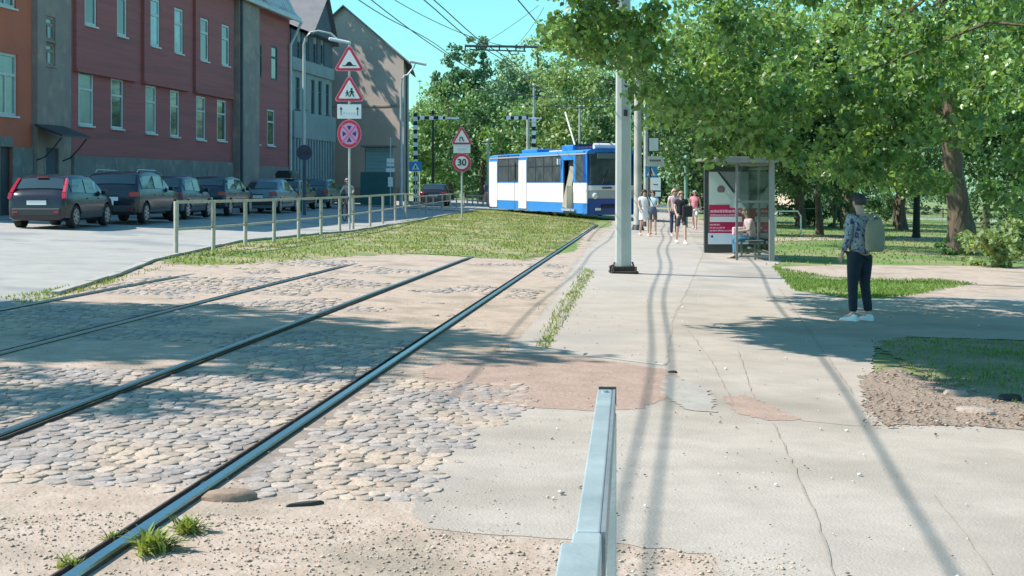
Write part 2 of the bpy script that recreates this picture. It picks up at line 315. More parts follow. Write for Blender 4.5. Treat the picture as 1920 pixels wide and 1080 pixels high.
# ------------------------------------------------------------------ rails
def rail_path(off):                          # off: sideways distance of the rail from the near right rail
    pts = []
    for y in list(np.linspace(-6, 60, 34)): pts.append(Vector((-1.24 + 0.098 * (y - 11) + off, y, 0)))
    c = pts[-1]
    for k in range(1, 14):                   # bends left under the tram
        a = k / 13 * R(62); rad = 30 + off
        cx = pts[33].x - off - 30
        pts.append(Vector((cx + math.cos(a) * rad, 60 + math.sin(a) * rad, 0)))
    return pts
def rail(off, inner, label, top=0.035, gpt='tram rails running up the street'):
    pts = rail_path(off); prof = [(-0.035, -0.09), (-0.035, top), (0.035, top), (0.035, -0.09)]
    t = thing('tram_rail', label, 'rail', (pts[3].x, pts[3].y, g(pts[3].x)), 0, gpt); o0 = t.location
    def ext(prof2, name, m):
        rings = []
        for i, p in enumerate(pts):
            d = (pts[min(i + 1, len(pts) - 1)] - pts[max(0, i - 1)]).normalized(); nn = Vector((d.y, -d.x, 0))
            sk = 0 if off == 0 else .05 * min(1, max(0, (p.y - (30 if off > -2 else 26 if off > -4 else 22)) / 4)); rings.append([Vector((p.x + nn.x * a, p.y + nn.y * a, g(p.x + nn.x * a) + b - sk)) - o0 for a, b in prof2])
        return MB().loft(rings).build(name, m, t)
    s_ = inner
    ext([(-0.030, top - 0.012), (-0.025, top), (0.025, top), (0.030, top - 0.012)], 'rail_head', M_railtop)
    ext([(-0.030, -0.06), (-0.030, top - 0.0125), (0.030, top - 0.0125), (0.030, -0.06)], 'rail_web', M_railrust)
    ext(sorted([(s_ * 0.0305, -0.05), (s_ * 0.0305, 0.006), (s_ * 0.066, 0.006), (s_ * 0.066, -0.05)], key=lambda q: 0), 'groove', M_railrust)
    ext([(s_ * 0.067, -0.05), (s_ * 0.067, top - 0.006), (s_ * 0.078, top - 0.006), (s_ * 0.078, -0.05)], 'groove_lip', M_railrust)
    return t
rail(0.0, -1, 'nearest tram rail with broad polished head and weeds beside it', 0.032)
rail(-1.65, 1, 'second tram rail from the right crossing the cobbles', 0.028)
rail(-3.36, -1, 'third tram rail from the right, dark and half buried', 0.022)
rail(-5.10, 1, 'rusty tram rail closest to the car road', 0.018)
sheet('sett_joints', [(-6.4, 7.9), (-1.8, 7.75), (-.4, 7.7), (-.1, 8.2), (.05, 10.4), (-.2, 11.6), (-1.5, 12.0), (-4, 11.8), (-6.7, 12.2), (-6.9, 9)], 0.007, mat('joint_dirt', (0.20, 0.165, 0.14), (0.30, 0.245, 0.20), scale=6, rough=.95, bump=.006), 0.05, 0.08, 77)
# cobblestones
def vnoise(x, y, s, seed=0):
    def h(i, j): return math.modf(abs(math.sin(i * 127.1 + j * 311.7 + seed * 74.7) * 43758.5453))[0]
    x *= s; y *= s; i = math.floor(x); j = math.floor(y); fx = x - i; fy = y - j; fx = fx * fx * (3 - 2 * fx); fy = fy * fy * (3 - 2 * fy)
    return (h(i, j) * (1 - fx) + h(i + 1, j) * fx) * (1 - fy) + (h(i, j + 1) * (1 - fx) + h(i + 1, j + 1) * fx) * fy
def trackx(y): return -1.24 + 0.098 * (y - 11)
def cobbles():
    V = []; F3 = []; rnd = random.Random(5)
    y = 6.6
    while y < 31:
        dy = rnd.uniform(0.10, 0.15) * (1 if y < 18 else 1.25)
        x = -6.6 + 0.09 * (y - 11)
        while x < trackx(y) + 1.35:
            dx = rnd.uniform(0.08, 0.145) * (1 if y < 18 else 1.25); cx = x + dx / 2; cy = y + dy / 2 + rnd.uniform(-0.015, 0.015)
            x += dx
            r = cx - trackx(cy)
            if any(abs(r - q) < 0.115 for q in (0.0, -1.65, -3.36, -5.10)): continue
            m = vnoise(cx, cy, 0.55, 1) * 0.6 + vnoise(cx, cy, 1.6, 2) * 0.4
            ok = 0.25
            if cy < 7.8: ok = 0.1 + (cy - 7.0) * 0.8
            elif cy < 11.8: ok = 0.86
            elif cy < 17.5: ok = 0.36
            elif cy < 27: ok = 0.50
            else: ok = 0.30
            if r > 0.1:
                lim = 1.25 if cy < 12 else (0.65 if cy > 19 else 0.15)
                if r > lim * (0.7 + 0.6 * m): continue
            if m > ok: continue
            n = 8; h = (rnd.uniform(0.0038, 0.0075) - 0.003 * vnoise(cx, cy, 5, 9)) * (1.15 if m < ok - 0.15 else 0.7); tx, ty = rnd.uniform(-.06, .06), rnd.uniform(-.06, .06)
            base = len(V); gz = g(cx); rot = rnd.uniform(-.25, .25)
            for (fr, hz) in ((1.0, -0.02), (1.0, h * 0.4), (0.92, h * 0.88), (0.62, h * 1.03)):
                for k in range(n):
                    a = 2 * math.pi * k / n + 0.39 + rot
                    ca, sa = math.cos(a), math.sin(a); sup = (abs(ca) ** 5 + abs(sa) ** 5) ** (-1 / 5)
                    if fr == 1.0: jj = None
                    px = ca * sup * dx * 0.50 * fr; py = sa * sup * dy * 0.50 * fr
                    jx = math.sin(k * 12.9 + base) * 0.10 * dx * fr; jy = math.sin(k * 7.3 + base * 1.7) * 0.13 * dy * fr
                    V.append((cx + px + jx, cy + py + jy, gz + 0.004 + hz + (px * tx + py * ty if hz > 0 else 0)))
            V.append((cx, cy, gz + 0.004 + h * 1.12)); top = len(V) - 1
            for l in range(3):
                for k in range(n):
                    k2 = (k + 1) % n; a0 = base + l * n + k; a1 = base + l * n + k2; b0 = a0 + n; b1 = a1 + n
                    F3 += [(a0, a1, b1), (a0, b1, b0)]
            for k in range(n): F3.append((base + 3 * n + k, base + 3 * n + (k + 1) % n, top))
        y += dy
    o = raw_mesh('cobblestones', np.array(V), np.array(F3), M_stone)
    for p_ in o.data.polygons: p_.use_smooth = True
    tag(o, 'worn grey cobblestones laid between and beside the tram rails', 'cobbles', kind='stuff')
cobbles()
def scatter_stones(name, label, n, fn, smin, smax, m, seed):
    rnd = random.Random(seed); V = []; F = []
    ico = [(0, 0, 1), (.9, 0, .2), (.28, .85, .25), (-.72, .53, .2), (-.72, -.53, .25), (.28, -.85, .2), (0, 0, -.6)]
    fi = [(0, 1, 2), (0, 2, 3), (0, 3, 4), (0, 4, 5), (0, 5, 1), (6, 2, 1), (6, 3, 2), (6, 4, 3), (6, 5, 4), (6, 1, 5)]
    for _ in range(n):
        q = fn(rnd)
        if q is None: continue
        x, y, hh = q; s_ = rnd.uniform(smin, smax) * (0.6 + rnd.random() ** 3); a = rnd.uniform(0, 6.28); ca, sa = math.cos(a), math.sin(a); ex = rnd.uniform(0.6, 1.3)
        b = len(V)
        for p in ico:
            px, py, pz = p[0] * s_ * ex, p[1] * s_, p[2] * s_ * 0.6
            V.append((x + px * ca - py * sa, y + px * sa + py * ca, g(x) + hh + pz))
        F += [tuple(b + i for i in f) for f in fi]
    return tag(raw_mesh(name, np.array(V), np.array(F), m), label, name.replace('_', ' '), kind='stuff')
def fn_gravel(r):
    y = 5.6 + 2.1 * r.random() ** 0.8; x = r.uniform(-3.2, 1.3)
    rr = x - trackx(y)
    if any(abs(rr - q) < 0.07 for q in (0, -1.65)): return None
    lim = 6.72 + 0.35 * vnoise(x, y, 1.2, 4)
    if x > 0.0 and y > 6.35 + 0.35 * vnoise(x, y, 2, 3) + .3 * r.random() ** 3: return None
    if y > lim and r.random() > 0.10: return None
    return x, y, 0.004
scatter_stones('gravel', 'loose pale gravel in the foreground beside the nearest rail', 9000, fn_gravel, 0.003, 0.011, M_pebble, 3)
def fn_grit(r):
    y = r.uniform(6.5, 24); x = r.uniform(-6, 1.5)
    if x > trackx(y) + 2.3: return None
    if y > 12 and r.random() < 0.4: return None
    return x, y, 0.010
scatter_stones('grit', 'fine grit scattered over the dirt and cobbles', 3000, fn_grit, 0.004, 0.011, M_pebble, 9)
def fn_litter(r):
    y = r.uniform(5, 24); x = r.uniform(0.2, 0.33 * y)
    return x, y, (0.026 if y > 14.3 and x < 3 else 0.014)
scatter_stones('pavement_litter', 'small pale stones and petals scattered over the pavement', 240, fn_litter, 0.005, 0.013, mat('pale_litter', (0.62, 0.60, 0.54), rough=0.9, island=0.6), 15)
scatter_stones('dark_debris', 'tiny dark twigs and crumbs on the pavement', 170, fn_litter, 0.004, 0.013, mat('dark_crumb', (0.12, 0.10, 0.08), rough=0.95, island=0.6), 19)
def fn_chips(r):
    u = r.uniform(1615, 1960); v = r.uniform(695, 805)
    if v < 690 + (u - 1680) * 0.28: return None
    p = P(u, v); return p.x, p.y, 0.022
scatter_stones('leaf_litter', 'dry leaves and bark chips on the mulch bed', 900, fn_chips, 0.008, 0.022, mat('dry_leaf', (0.36, 0.26, 0.19), (0.24, 0.17, 0.12), scale=10, rough=0.95, island=0.5), 17)
# ------------------------------------------------------------------ grass blades
def inpoly(x, y, poly):
    c = False; n = len(poly); j = n - 1
    for i in range(n):
        xi, yi = poly[i][0], poly[i][1]; xj, yj = poly[j][0], poly[j][1]
        if (yi > y) != (yj > y) and x < (xj - xi) * (y - yi) / (yj - yi) + xi: c = not c
        j = i
    return c
M_blade = mat('grass_blade', (0.17, 0.24, 0.05), (0.25, 0.29, 0.085), scale=2, rough=0.8, island=0.35, trans=0.3)
M_blade2 = mat('park_grass_blade', (0.11, 0.20, 0.04), (0.17, 0.26, 0.06), scale=1.5, rough=0.8, island=0.35, trans=0.3)
def grass(name, label, poly, n, h, wd, m, seed, clump=0.5, z0=0.01, xy=None):
    rnd = random.Random(seed); V = []; F = []
    xs = [p[0] for p in poly]; ys = [p[1] for p in poly]; k = 0; tries = 0
    while k < n and tries < n * 12:
        tries += 1
        # nearer blades denser: sample y with a bias to the near end
        y = min(ys) + (max(ys) - min(ys)) * rnd.random() ** 1.25; x = rnd.uniform(min(xs), max(xs))
        if not inpoly(x, y, poly): continue
        if vnoise(x, y, 1.3, seed) < clump * rnd.random() * 1.4: continue
        r = x - trackx(y)
        if abs(r) < 0.06: continue
        k += 1; x += rnd.gauss(0, .10) * (1 if h > .05 else .3); y += rnd.gauss(0, .22) * (1 if h > .05 else .3); hh = h * rnd.uniform(0.35, 1.2); a = rnd.uniform(0, 6.28); lean = rnd.uniform(0.1, 0.7) * hh; ww = wd * rnd.uniform(.6, 1.3) / 2
        ca, sa = math.cos(a), math.sin(a); b = len(V); z = g(x) + z0; la = rnd.uniform(0, 6.28)
        V += [(x - ca * ww, y - sa * ww, z), (x + ca * ww, y + sa * ww, z), (x + math.cos(la) * lean, y + math.sin(la) * lean, z + hh)]
        F.append((b, b + 1, b + 2))
    return tag(raw_mesh(name, np.array(V), np.array(F), m), label, 'grass', kind='stuff')
medp = [(p.x, p.y) for p in med]
grass('median_grass', 'patchy green grass on the median between the tram tracks and railing', medp, 24000, 0.055, 0.035, M_blade, 3, 1.15)
vl = [(p.x, p.y) for p in PP((1448, 500), (1560, 521), (1760, 525), (1830, 533), (1700, 556), (1600, 561), (1490, 546))]
grass('verge_grass', 'bright grass strip between park path and pavement', vl, 9000, 0.045, 0.02, M_blade2, 5, 0.7)
sl = [(p.x, p.y) for p in PP((1640, 645), (1700, 636), (1925, 642), (2100, 660), (2100, 760), (1925, 770), (1850, 740), (1760, 722), (1700, 690), (1640, 650))]
grass('shaded_grass', 'grass and weeds in the tree shade beside the mulch bed', sl, 4200, 0.035, 0.014, M_blade2, 6, 1.3)
lw = [(p.x, p.y) for p in PP((1452, 498), (1600, 494), (1925, 497), (2050, 498), (2050, 400), (1460, 400))]
grass('park_grass', 'lush park lawn behind the tram shelter', lw, 26000, 0.06, 0.05, M_blade2, 7, 0.6)
gj = [(p.x, p.y) for p in PP((1005, 655), (1025, 655), (1090, 550), (1115, 510), (1095, 505), (1050, 570))]
grass('joint_grass', 'weeds growing along the edge joint of the platform', gj, 900, 0.045, 0.02, M_blade, 8, 0.2)
ej = [(p.x, p.y) for p in PP((0, 560), (120, 540), (240, 513), (330, 497), (300, 505), (160, 548), (40, 575))]
grass('kerb_grass', 'dry weeds along the edge between road and tracks', ej, 900, 0.04, 0.02, M_blade, 9, 0.6)
def weed(u, v, label, s_, n, seed):
    p = P(u, v); rnd = random.Random(seed); V = []; F = []
    for _ in range(n):
        a = rnd.uniform(0, 6.28); r0 = rnd.uniform(0, 0.05 * s_); L = rnd.uniform(0.04, 0.11) * s_; el = rnd.uniform(0.25, 1.2); ww = rnd.uniform(0.003, 0.007) * s_
        bx, by = math.cos(a * 3.1) * r0, math.sin(a * 2.3) * r0
        d = Vector((math.cos(a) * math.cos(el), math.sin(a) * math.cos(el), math.sin(el))); sd_ = Vector((-math.sin(a), math.cos(a), 0)) * ww; b = len(V)
        m_ = Vector((bx, by, 0)) + d * L * 0.55; e = Vector((bx, by, 0)) + d * L - Vector((0, 0, L * 0.18))
        V += [Vector((bx, by, 0)) - sd_ * .5, Vector((bx, by, 0)) + sd_ * .5, m_ + sd_, m_ - sd_]; F.append((b, b + 1, b + 2, b + 3))
        b = len(V); V += [m_ - sd_, m_ + sd_, e + sd_ * .12, e - sd_ * .12]; F.append((b, b + 1, b + 2, b + 3))
    o = raw_mesh('weed', np.array([tuple(q) for q in V]), np.array(F), M_blade); o.location = (p.x, p.y, p.z + 0.004)
    tag(o, label, 'weed', 'weeds by the nearest rail')
weed(352, 1000, 'leafy weed clump growing right of the nearest rail, farther of the two big tufts', 1.15, 200, 2)
weed(290, 1035, 'large weed tuft growing right of the nearest rail at the photo bottom', 1.4, 260, 3)
weed(205, 1015, 'thin grass tuft growing left of the nearest rail', 0.7, 60, 4)
weed(130, 1065, 'low weeds left of the nearest rail at the photo bottom edge', 0.9, 80, 5)
# ------------------------------------------------------------------ leaves and trees
def leaf_cloud(centers, radii, per, size, rnd_seed, droop=0.35, shape=0):
    rg = np.random.RandomState(rnd_seed); C = np.asarray(centers, float); Rr = np.asarray(radii, float)
    n = len(C) * per; idx = np.repeat(np.arange(len(C)), per)
    d = rg.normal(size=(n, 3)); d /= np.linalg.norm(d, axis=1)[:, None]; rad = rg.rand(n) ** 0.45
    pos = C[idx] + d * rad[:, None] * Rr[idx]
    nrm = rg.normal(size=(n, 3)) + d * 0.7 + np.array([0, 0, 0.5]); nrm /= np.linalg.norm(nrm, axis=1)[:, None]
    t = rg.normal(size=(n, 3)) + np.array([0, 0, -1.0 * droop * 3]); t -= nrm * (t * nrm).sum(1)[:, None]; t /= np.linalg.norm(t, axis=1)[:, None]
    b = np.cross(nrm, t); s_ = size * rg.uniform(0.6, 1.25, n)[:, None]
    if shape == 0:
        V = np.stack([pos - t * s_ * .5, pos + b * s_ * .40 + nrm * s_ * .08 - t * s_ * .08, pos + t * s_ * .55, pos - b * s_ * .40 + nrm * s_ * .08 - t * s_ * .08], 1).reshape(-1, 3)
        F = np.arange(n * 4).reshape(-1, 4)
    else:                                    # broad heart-like leaf, two halves folded on the midrib
        p0 = pos - t * s_ * .45; p1 = pos + b * s_ * .36 - t * s_ * .32 + nrm * s_ * .09; p2 = pos + b * s_ * .40 + t * s_ * .06 + nrm * s_ * .09; p3 = pos + t * s_ * .58
        p4 = pos - b * s_ * .40 + t * s_ * .06 + nrm * s_ * .09; p5 = pos - b * s_ * .36 - t * s_ * .32 + nrm * s_ * .09
        V = np.stack([p0, p1, p2, p3, p4, p5], 1).reshape(-1, 3); k = np.arange(n)[:, None] * 6
        F = np.concatenate([k + np.array([[0, 1, 2, 3]]), k + np.array([[0, 3, 4, 5]])], 0)
    return V, F
def tree(name, label, base, trunk_h, trunk_r, blobs, nclump, per, size, m, seed, group=None, limbs=9, shape=0, clump_r=0.55, lean=(0, 0), shell=0.55):
    rg = np.random.RandomState(seed); rnd = random.Random(seed)
    t = thing(name, label, 'tree' if 'bush' not in name and 'hedge' not in name else 'bush', base, 0, group); B = Vector(base)
    vol = np.array([b[3] * b[4] * b[5] for b in blobs]) ** 0.75; vol /= vol.sum(); C = []
    for _ in range(nclump):
        b = blobs[rg.choice(len(blobs), p=vol)]; d = rg.normal(size=3); d /= np.linalg.norm(d); r = shell + (1 - shell) * rg.rand() if rg.rand() < .8 else rg.rand()
        C.append([b[0] + d[0] * b[3] * r - B.x, b[1] + d[1] * b[4] * r - B.y, b[2] + d[2] * b[5] * r - B.z])
    C = np.array(C); rr = clump_r * rg.uniform(0.6, 1.4, (len(C), 1)) * np.array([[1, 1, 0.75]])
    V, F = leaf_cloud(C, rr, per, size, seed + 1, shape=shape)
    if trunk_r > 0:
        tb = MB(); top = Vector((lean[0], lean[1], trunk_h)); n = 9
        pts = [Vector((lean[0] * (k / n) ** 1.3 + math.sin(k * 1.3 + seed) * trunk_r * .25, lean[1] * (k / n) ** 1.3 + math.cos(k + seed) * trunk_r * .2, trunk_h * k / n - 0.15 * (k == 0))) for k in range(n + 1)]
        rs = [trunk_r * (1.45 if k == 0 else (1.12 if k == 1 else 1 - 0.45 * k / n)) for k in range(n + 1)]
        tb.tube(pts, rs, 12)
        far = C[rg.choice(len(C), min(limbs * 3, len(C)), replace=False)]
        for k in range(min(limbs, len(far))):
            s0 = pts[rnd.randint(int(n * .55), n)]; e = Vector(far[k]); mid = s0.lerp(e, .5) + Vector((rnd.uniform(-.2, .2), rnd.uniform(-.2, .2), .12 * (e - s0).length)); r0 = trunk_r * rnd.uniform(.28, .5)
            tb.tube([s0, s0.lerp(mid, .5), mid, mid.lerp(e, .5), e], [r0, r0 * .8, r0 * .55, r0 * .35, r0 * .12], 6)
            for q in range(2):
                e2 = Vector(far[(k + limbs * (q + 1)) % len(far)]); 
                if (e2 - mid).length < (e - s0).length * .9: tb.tube([mid, mid.lerp(e2, .5) + Vector((0, 0, .1)), e2], [r0 * .45, r0 * .28, r0 * .08], 5)
        tb.build('trunk', M_bark, t, smooth=True)
    raw_mesh('crown', V, F, m, t)
    return t
ML_near = mat('linden_leaf', (0.095, 0.195, 0.06), (0.215, 0.35, 0.13), scale=0.9, rough=0.38, island=0.55, trans=0.38, spec=0.6)
ML_dark = mat('self_shade_leaf', (0.045, 0.115, 0.04), (0.08, 0.17, 0.05), scale=0.4, rough=0.5, island=0.5, trans=0.15)  # self-shade of the rear foliage is put into this darker leaf colour
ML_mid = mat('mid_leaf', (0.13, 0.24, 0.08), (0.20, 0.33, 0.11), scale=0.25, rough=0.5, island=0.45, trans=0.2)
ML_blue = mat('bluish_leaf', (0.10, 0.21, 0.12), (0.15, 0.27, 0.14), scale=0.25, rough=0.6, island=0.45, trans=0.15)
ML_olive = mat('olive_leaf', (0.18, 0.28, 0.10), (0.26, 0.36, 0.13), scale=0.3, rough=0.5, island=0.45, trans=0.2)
# the big linden overhanging the pavement: its canopy plus the low hanging branches
def linden():
    base = (9.6, 17.5, g(9.6)); B = Vector(base); rg = np.random.RandomState(4); rnd = random.Random(4)
    t = thing('linden_tree', 'big linden with low hanging branches over the pavement and shelter', 'tree', base)
    C = []; Rr = []
    def bottom(u):                          # height of the drooping edge (image v at ~22 m)
        xs = [1000, 1030, 1080, 1140, 1190, 1230, 1300, 1360, 1420, 1480, 1560, 1700, 1800, 1930]; vs = [0, 85, 112, 125, 165, 262, 302, 306, 290, 325, 350, 370, 385, 395]
        return float(np.interp(u, xs, vs))
    k = 0
    while k < 350:
        u = 1025 + 930 * rg.rand() ** 0.95; y = rg.uniform(19.4, 23.5); vb = bottom(u); v = vb - 15 - (vb + 120) * rg.rand() ** 1.15
        if v < -150: continue
        # holes where the shadowed background shows
        if vnoise(u / 100, v / 100, 1.7, 3) < 0.40 and u > 1080 and v < vb - 45: continue
        q = at(u, v, y); C.append([q.x - B.x, q.y - B.y, q.z - B.z]); q_ = rg.uniform(.18, .38); Rr.append([q_, q_, q_ * .75]); k += 1
    V1, F1 = leaf_cloud(C, Rr, 84, 0.094, 41, shape=1, droop=0.5)
    # canopy above the frame
    C2 = []; R2 = []
    for _ in range(820):
        d = rg.normal(size=3); d /= np.linalg.norm(d); r = .15 + .85 * rg.rand()
        p = np.array([.15, 16.4, 7.2]) + d * r ** .7 * np.array([3.9, 3.4, 1.5]) if _ % 3 else np.array([.25, 12.8, 7.0]) + d * r ** .7 * np.array([2.7, 2.5, 1.4])
        if p[1] > 19.3: continue
        if (p[2] - CAMH) * FPX / p[1] < 400: continue
        C2.append(p - np.array(base)); R2.append([0.6, 0.6, 0.45])
    for _ in range(620):
        d = rg.normal(size=3); d /= np.linalg.norm(d); r = .45 + .55 * rg.rand()
        p = np.array([5.2, 14.8, 8.2]) + d * r * np.array([6.9, 4.4, 3.0])
        if p[2] < 5.0 and rg.rand() < .6: continue
        if (p[2] - CAMH) * FPX / p[1] < 380: continue
        C2.append(p - np.array(base)); R2.append([0.75, 0.75, 0.5])
    V2, F2 = leaf_cloud(C2, R2, 105, 0.21, 42, shape=0)
    tb = MB(); tp = [Vector((0, 0, -.2)), Vector((0, 0, .3)), Vector((-.1, .05, 1.6)), Vector((-.3, 0, 3.2)), Vector((-.7, -.2, 5.0)), Vector((-1.2, -.4, 7.5))]
    tb.tube(tp, [.55, .42, .36, .32, .26, .12], 14)
    for j in range(13):
        e = Vector(C[rnd.randrange(len(C))]) if j < 6 else Vector(C2[rnd.randrange(len(C2))]); s0 = tp[rnd.choice((3, 3, 4, 4, 5))]
        mid = s0.lerp(e, .5) + Vector((rnd.uniform(-.3, .3), rnd.uniform(-.3, .3), rnd.uniform(.9, 1.7))); r0 = rnd.uniform(.03, .07); tb.tube([s0, s0.lerp(mid, .5) + Vector((0, 0, .2)), mid, mid.lerp(e, .55) + Vector((0, 0, .15)), e], [r0, r0 * .8, r0 * .6, r0 * .35, r0 * .1], 7)
        for q in range(3):
            cc = min(C if j < 6 else C2, key=lambda c: (Vector(c) - e).length + rnd.random() * 2); tb.tube([mid.lerp(e, .6), mid.lerp(e, .6).lerp(Vector(cc), .5), Vector(cc)], [r0 * .3, r0 * .2, r0 * .07], 5)
    tb.build('trunk', M_bark, t, smooth=True)
    raw_mesh('crown', V1, F1, ML_near, t); raw_mesh('upper_crown', V2, F2, ML_near, t)
linden()
# street tree left of the view whose shade falls over the tracks
tree('street_tree', 'street tree left of the view shading the tracks', (-14.6, 14.2, g(-14)), 8.0, .28,
     [(-13.2, 14.2, 9.6, 4.6, 3.3, 2.0), (-12.2, 14.4, 9.2, 3.4, 2.5, 1.5)], 320, 85, .21, ML_mid, 31, shell=.15, clump_r=.6)
tree('street_tree', 'small street tree left of the view dappling the cobbles', (-10.6, 10.0, g(-10.6)), 5.0, .12,
     [(-10.0, 10.0, 6.9, 1.8, .9, .9), (-10.4, 9.0, 6.6, .9, .4, .5)], 34, 70, .13, ML_mid, 33, shell=.3, clump_r=.4)
# park tree with the visible trunk
b0 = P(1800, 476)
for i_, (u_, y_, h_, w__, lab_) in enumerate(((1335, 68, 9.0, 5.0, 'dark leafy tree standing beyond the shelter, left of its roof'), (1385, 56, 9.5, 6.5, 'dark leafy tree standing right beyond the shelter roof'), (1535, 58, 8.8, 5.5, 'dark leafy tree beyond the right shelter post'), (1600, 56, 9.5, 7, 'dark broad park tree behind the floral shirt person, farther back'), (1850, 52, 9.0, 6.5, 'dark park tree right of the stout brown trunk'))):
    x_ = (u_ - 960) / FPX * y_; tree('park_tree', lab_, (x_, y_, g(x_)), 4.5, .14, [(x_, y_, 5.8, w__ / 2, w__ / 2, 3.2), (x_ + 1, y_ - 1, 3.4, w__ / 2.4, 2, 1.5), (x_ - 1, y_ - 1.2, 2.4, w__ / 2.8, 1.2, 1.5)], 210, 60, .18, mat('self_shade_leaf', (0, 0, 0)) if False else ML_dark, 200 + i_, 'park trees', shell=.3, clump_r=.65)
tree('park_tree', 'stout park tree with leaning brown trunk behind the verge', (b0.x, b0.y, b0.z), 7.5, .36,
     [(b0.x, b0.y, 8.5, 6.5, 5, 3.2), (b0.x - 3.5, b0.y - 3, 5.6, 3.6, 3, 1.9), (b0.x + 2, b0.y - 4, 5.4, 3.4, 3, 2.0), (b0.x - 7, b0.y + 2, 6.8, 3, 3, 2.2)], 430, 62, .17, ML_near, 51, lean=(-.7, -.3), shell=.35, clump_r=.7)
def far_tree(u, v_base_y, h, w_, name, label, m, seed, blobs=None, dens=1.0, size=.30, trunk=True, zc=0.56, group='background trees'):
    y = v_base_y; x = (u - 960) / FPX * y; z = g(x)
    if blobs is None:
        rnd = random.Random(seed); blobs = [(x, y, z + h * zc, w_ / 2, w_ / 2, h * (1 - zc) * .97)]
        for k in range(4):
            a = rnd.uniform(0, 6.28); blobs.append((x + math.cos(a) * w_ * .33, y + math.sin(a) * w_ * .33, z + h * rnd.uniform(.3, .75), w_ * .28, w_ * .28, h * .17))
    return tree(name, label, (x, y, z), h * .6, .028 * h if trunk else 0, blobs, int(95 * dens), 85, size, m, seed, group, limbs=6, clump_r=w_ * .13)
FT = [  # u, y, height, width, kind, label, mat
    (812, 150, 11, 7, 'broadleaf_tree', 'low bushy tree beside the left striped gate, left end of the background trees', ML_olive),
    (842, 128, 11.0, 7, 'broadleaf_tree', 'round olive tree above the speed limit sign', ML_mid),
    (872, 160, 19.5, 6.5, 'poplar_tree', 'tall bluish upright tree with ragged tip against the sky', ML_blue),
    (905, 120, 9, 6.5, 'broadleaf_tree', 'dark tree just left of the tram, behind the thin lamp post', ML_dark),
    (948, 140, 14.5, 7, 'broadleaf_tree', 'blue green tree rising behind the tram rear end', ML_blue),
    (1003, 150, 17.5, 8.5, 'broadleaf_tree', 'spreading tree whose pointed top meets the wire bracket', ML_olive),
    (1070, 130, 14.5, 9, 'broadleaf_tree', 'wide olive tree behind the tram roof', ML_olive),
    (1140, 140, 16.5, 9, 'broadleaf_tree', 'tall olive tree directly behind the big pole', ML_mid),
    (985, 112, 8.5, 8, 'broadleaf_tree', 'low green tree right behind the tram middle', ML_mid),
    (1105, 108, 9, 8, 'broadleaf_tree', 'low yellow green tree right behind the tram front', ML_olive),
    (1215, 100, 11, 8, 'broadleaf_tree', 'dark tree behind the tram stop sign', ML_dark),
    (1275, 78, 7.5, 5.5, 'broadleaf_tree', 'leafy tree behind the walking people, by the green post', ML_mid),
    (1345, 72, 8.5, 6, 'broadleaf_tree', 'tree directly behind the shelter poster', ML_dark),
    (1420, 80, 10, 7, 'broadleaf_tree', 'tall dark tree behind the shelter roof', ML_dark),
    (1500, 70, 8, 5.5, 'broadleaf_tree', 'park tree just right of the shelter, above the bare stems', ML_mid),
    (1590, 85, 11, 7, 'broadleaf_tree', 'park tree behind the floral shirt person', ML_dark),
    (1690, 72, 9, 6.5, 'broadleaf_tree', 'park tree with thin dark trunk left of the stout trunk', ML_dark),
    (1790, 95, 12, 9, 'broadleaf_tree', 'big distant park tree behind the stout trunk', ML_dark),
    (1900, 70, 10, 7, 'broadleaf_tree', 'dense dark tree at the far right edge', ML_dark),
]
for i, (u, y, h, w_, kind, lab, m) in enumerate(FT):
    if kind == 'poplar_tree':
        x = (u - 960) / FPX * y; z = g(x)
        bl = [(x, y, z + 6.5, 3.8, 3, 6.5), (x - 1.1, y, z + 13, 1.9, 1.7, 4.6), (x + 1.3, y, z + 13.6, 1.6, 1.5, 5.2), (x - 2.9, y, z + 11, 1.3, 1.2, 3.4), (x + 3.2, y, z + 11, 1.3, 1.2, 3.6)]
        tree(kind, lab, (x, y, z), h * .6, .4, bl, 330, 60, .34, m, 100 + i, 'background trees', limbs=6, clump_r=.62)
    else: far_tree(u, y, h, w_, kind, lab, m, 100 + i, None, 1.25 if h > 9 else .9, .30 if y > 95 else .20, zc=.5 if y > 95 else .6)
# bushes
def bush(u, v, w_, h, label, m, seed, n=30, per=70, size=.12, name='bush', group='bushes'):
    p = P(u, v); tree(name, label, (p.x, p.y, p.z), .3, 0, [(p.x, p.y, p.z + h * .45, w_ / 2, w_ * .4, h * .55)], n, per, size, m, seed, group, clump_r=min(w_, h) * .2)
bush(1868, 500, 2.3, 1.1, 'low bush with pale green leaves at the right photo edge', mat('pale_leaf', (0.20, 0.28, 0.10), (0.26, 0.33, 0.15), scale=3, rough=0.6, island=.3, trans=.3), 61, 26, 70, .13)
bush(1925, 470, 4.2, 3.6, 'tall dark bush at the right photo edge beside the stout trunk', ML_dark, 62, 60, 80, .14)
bush(1795, 478, 1.3, .5, 'small shrubby growth at the foot of the stout trunk', ML_mid, 63, 16, 55, .10)
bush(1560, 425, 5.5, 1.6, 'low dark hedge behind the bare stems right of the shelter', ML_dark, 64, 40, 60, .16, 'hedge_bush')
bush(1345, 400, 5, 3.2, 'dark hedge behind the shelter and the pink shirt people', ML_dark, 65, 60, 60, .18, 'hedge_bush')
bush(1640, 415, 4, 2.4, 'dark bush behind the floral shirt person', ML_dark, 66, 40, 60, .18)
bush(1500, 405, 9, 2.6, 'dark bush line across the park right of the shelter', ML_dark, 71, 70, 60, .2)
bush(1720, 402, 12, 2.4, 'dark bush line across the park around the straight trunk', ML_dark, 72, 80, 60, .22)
bush(880, 372, 10, 2.2, 'long low hedge left of the tram under the speed limit sign', ML_dark, 67, 60, 60, .26, 'hedge_bush')
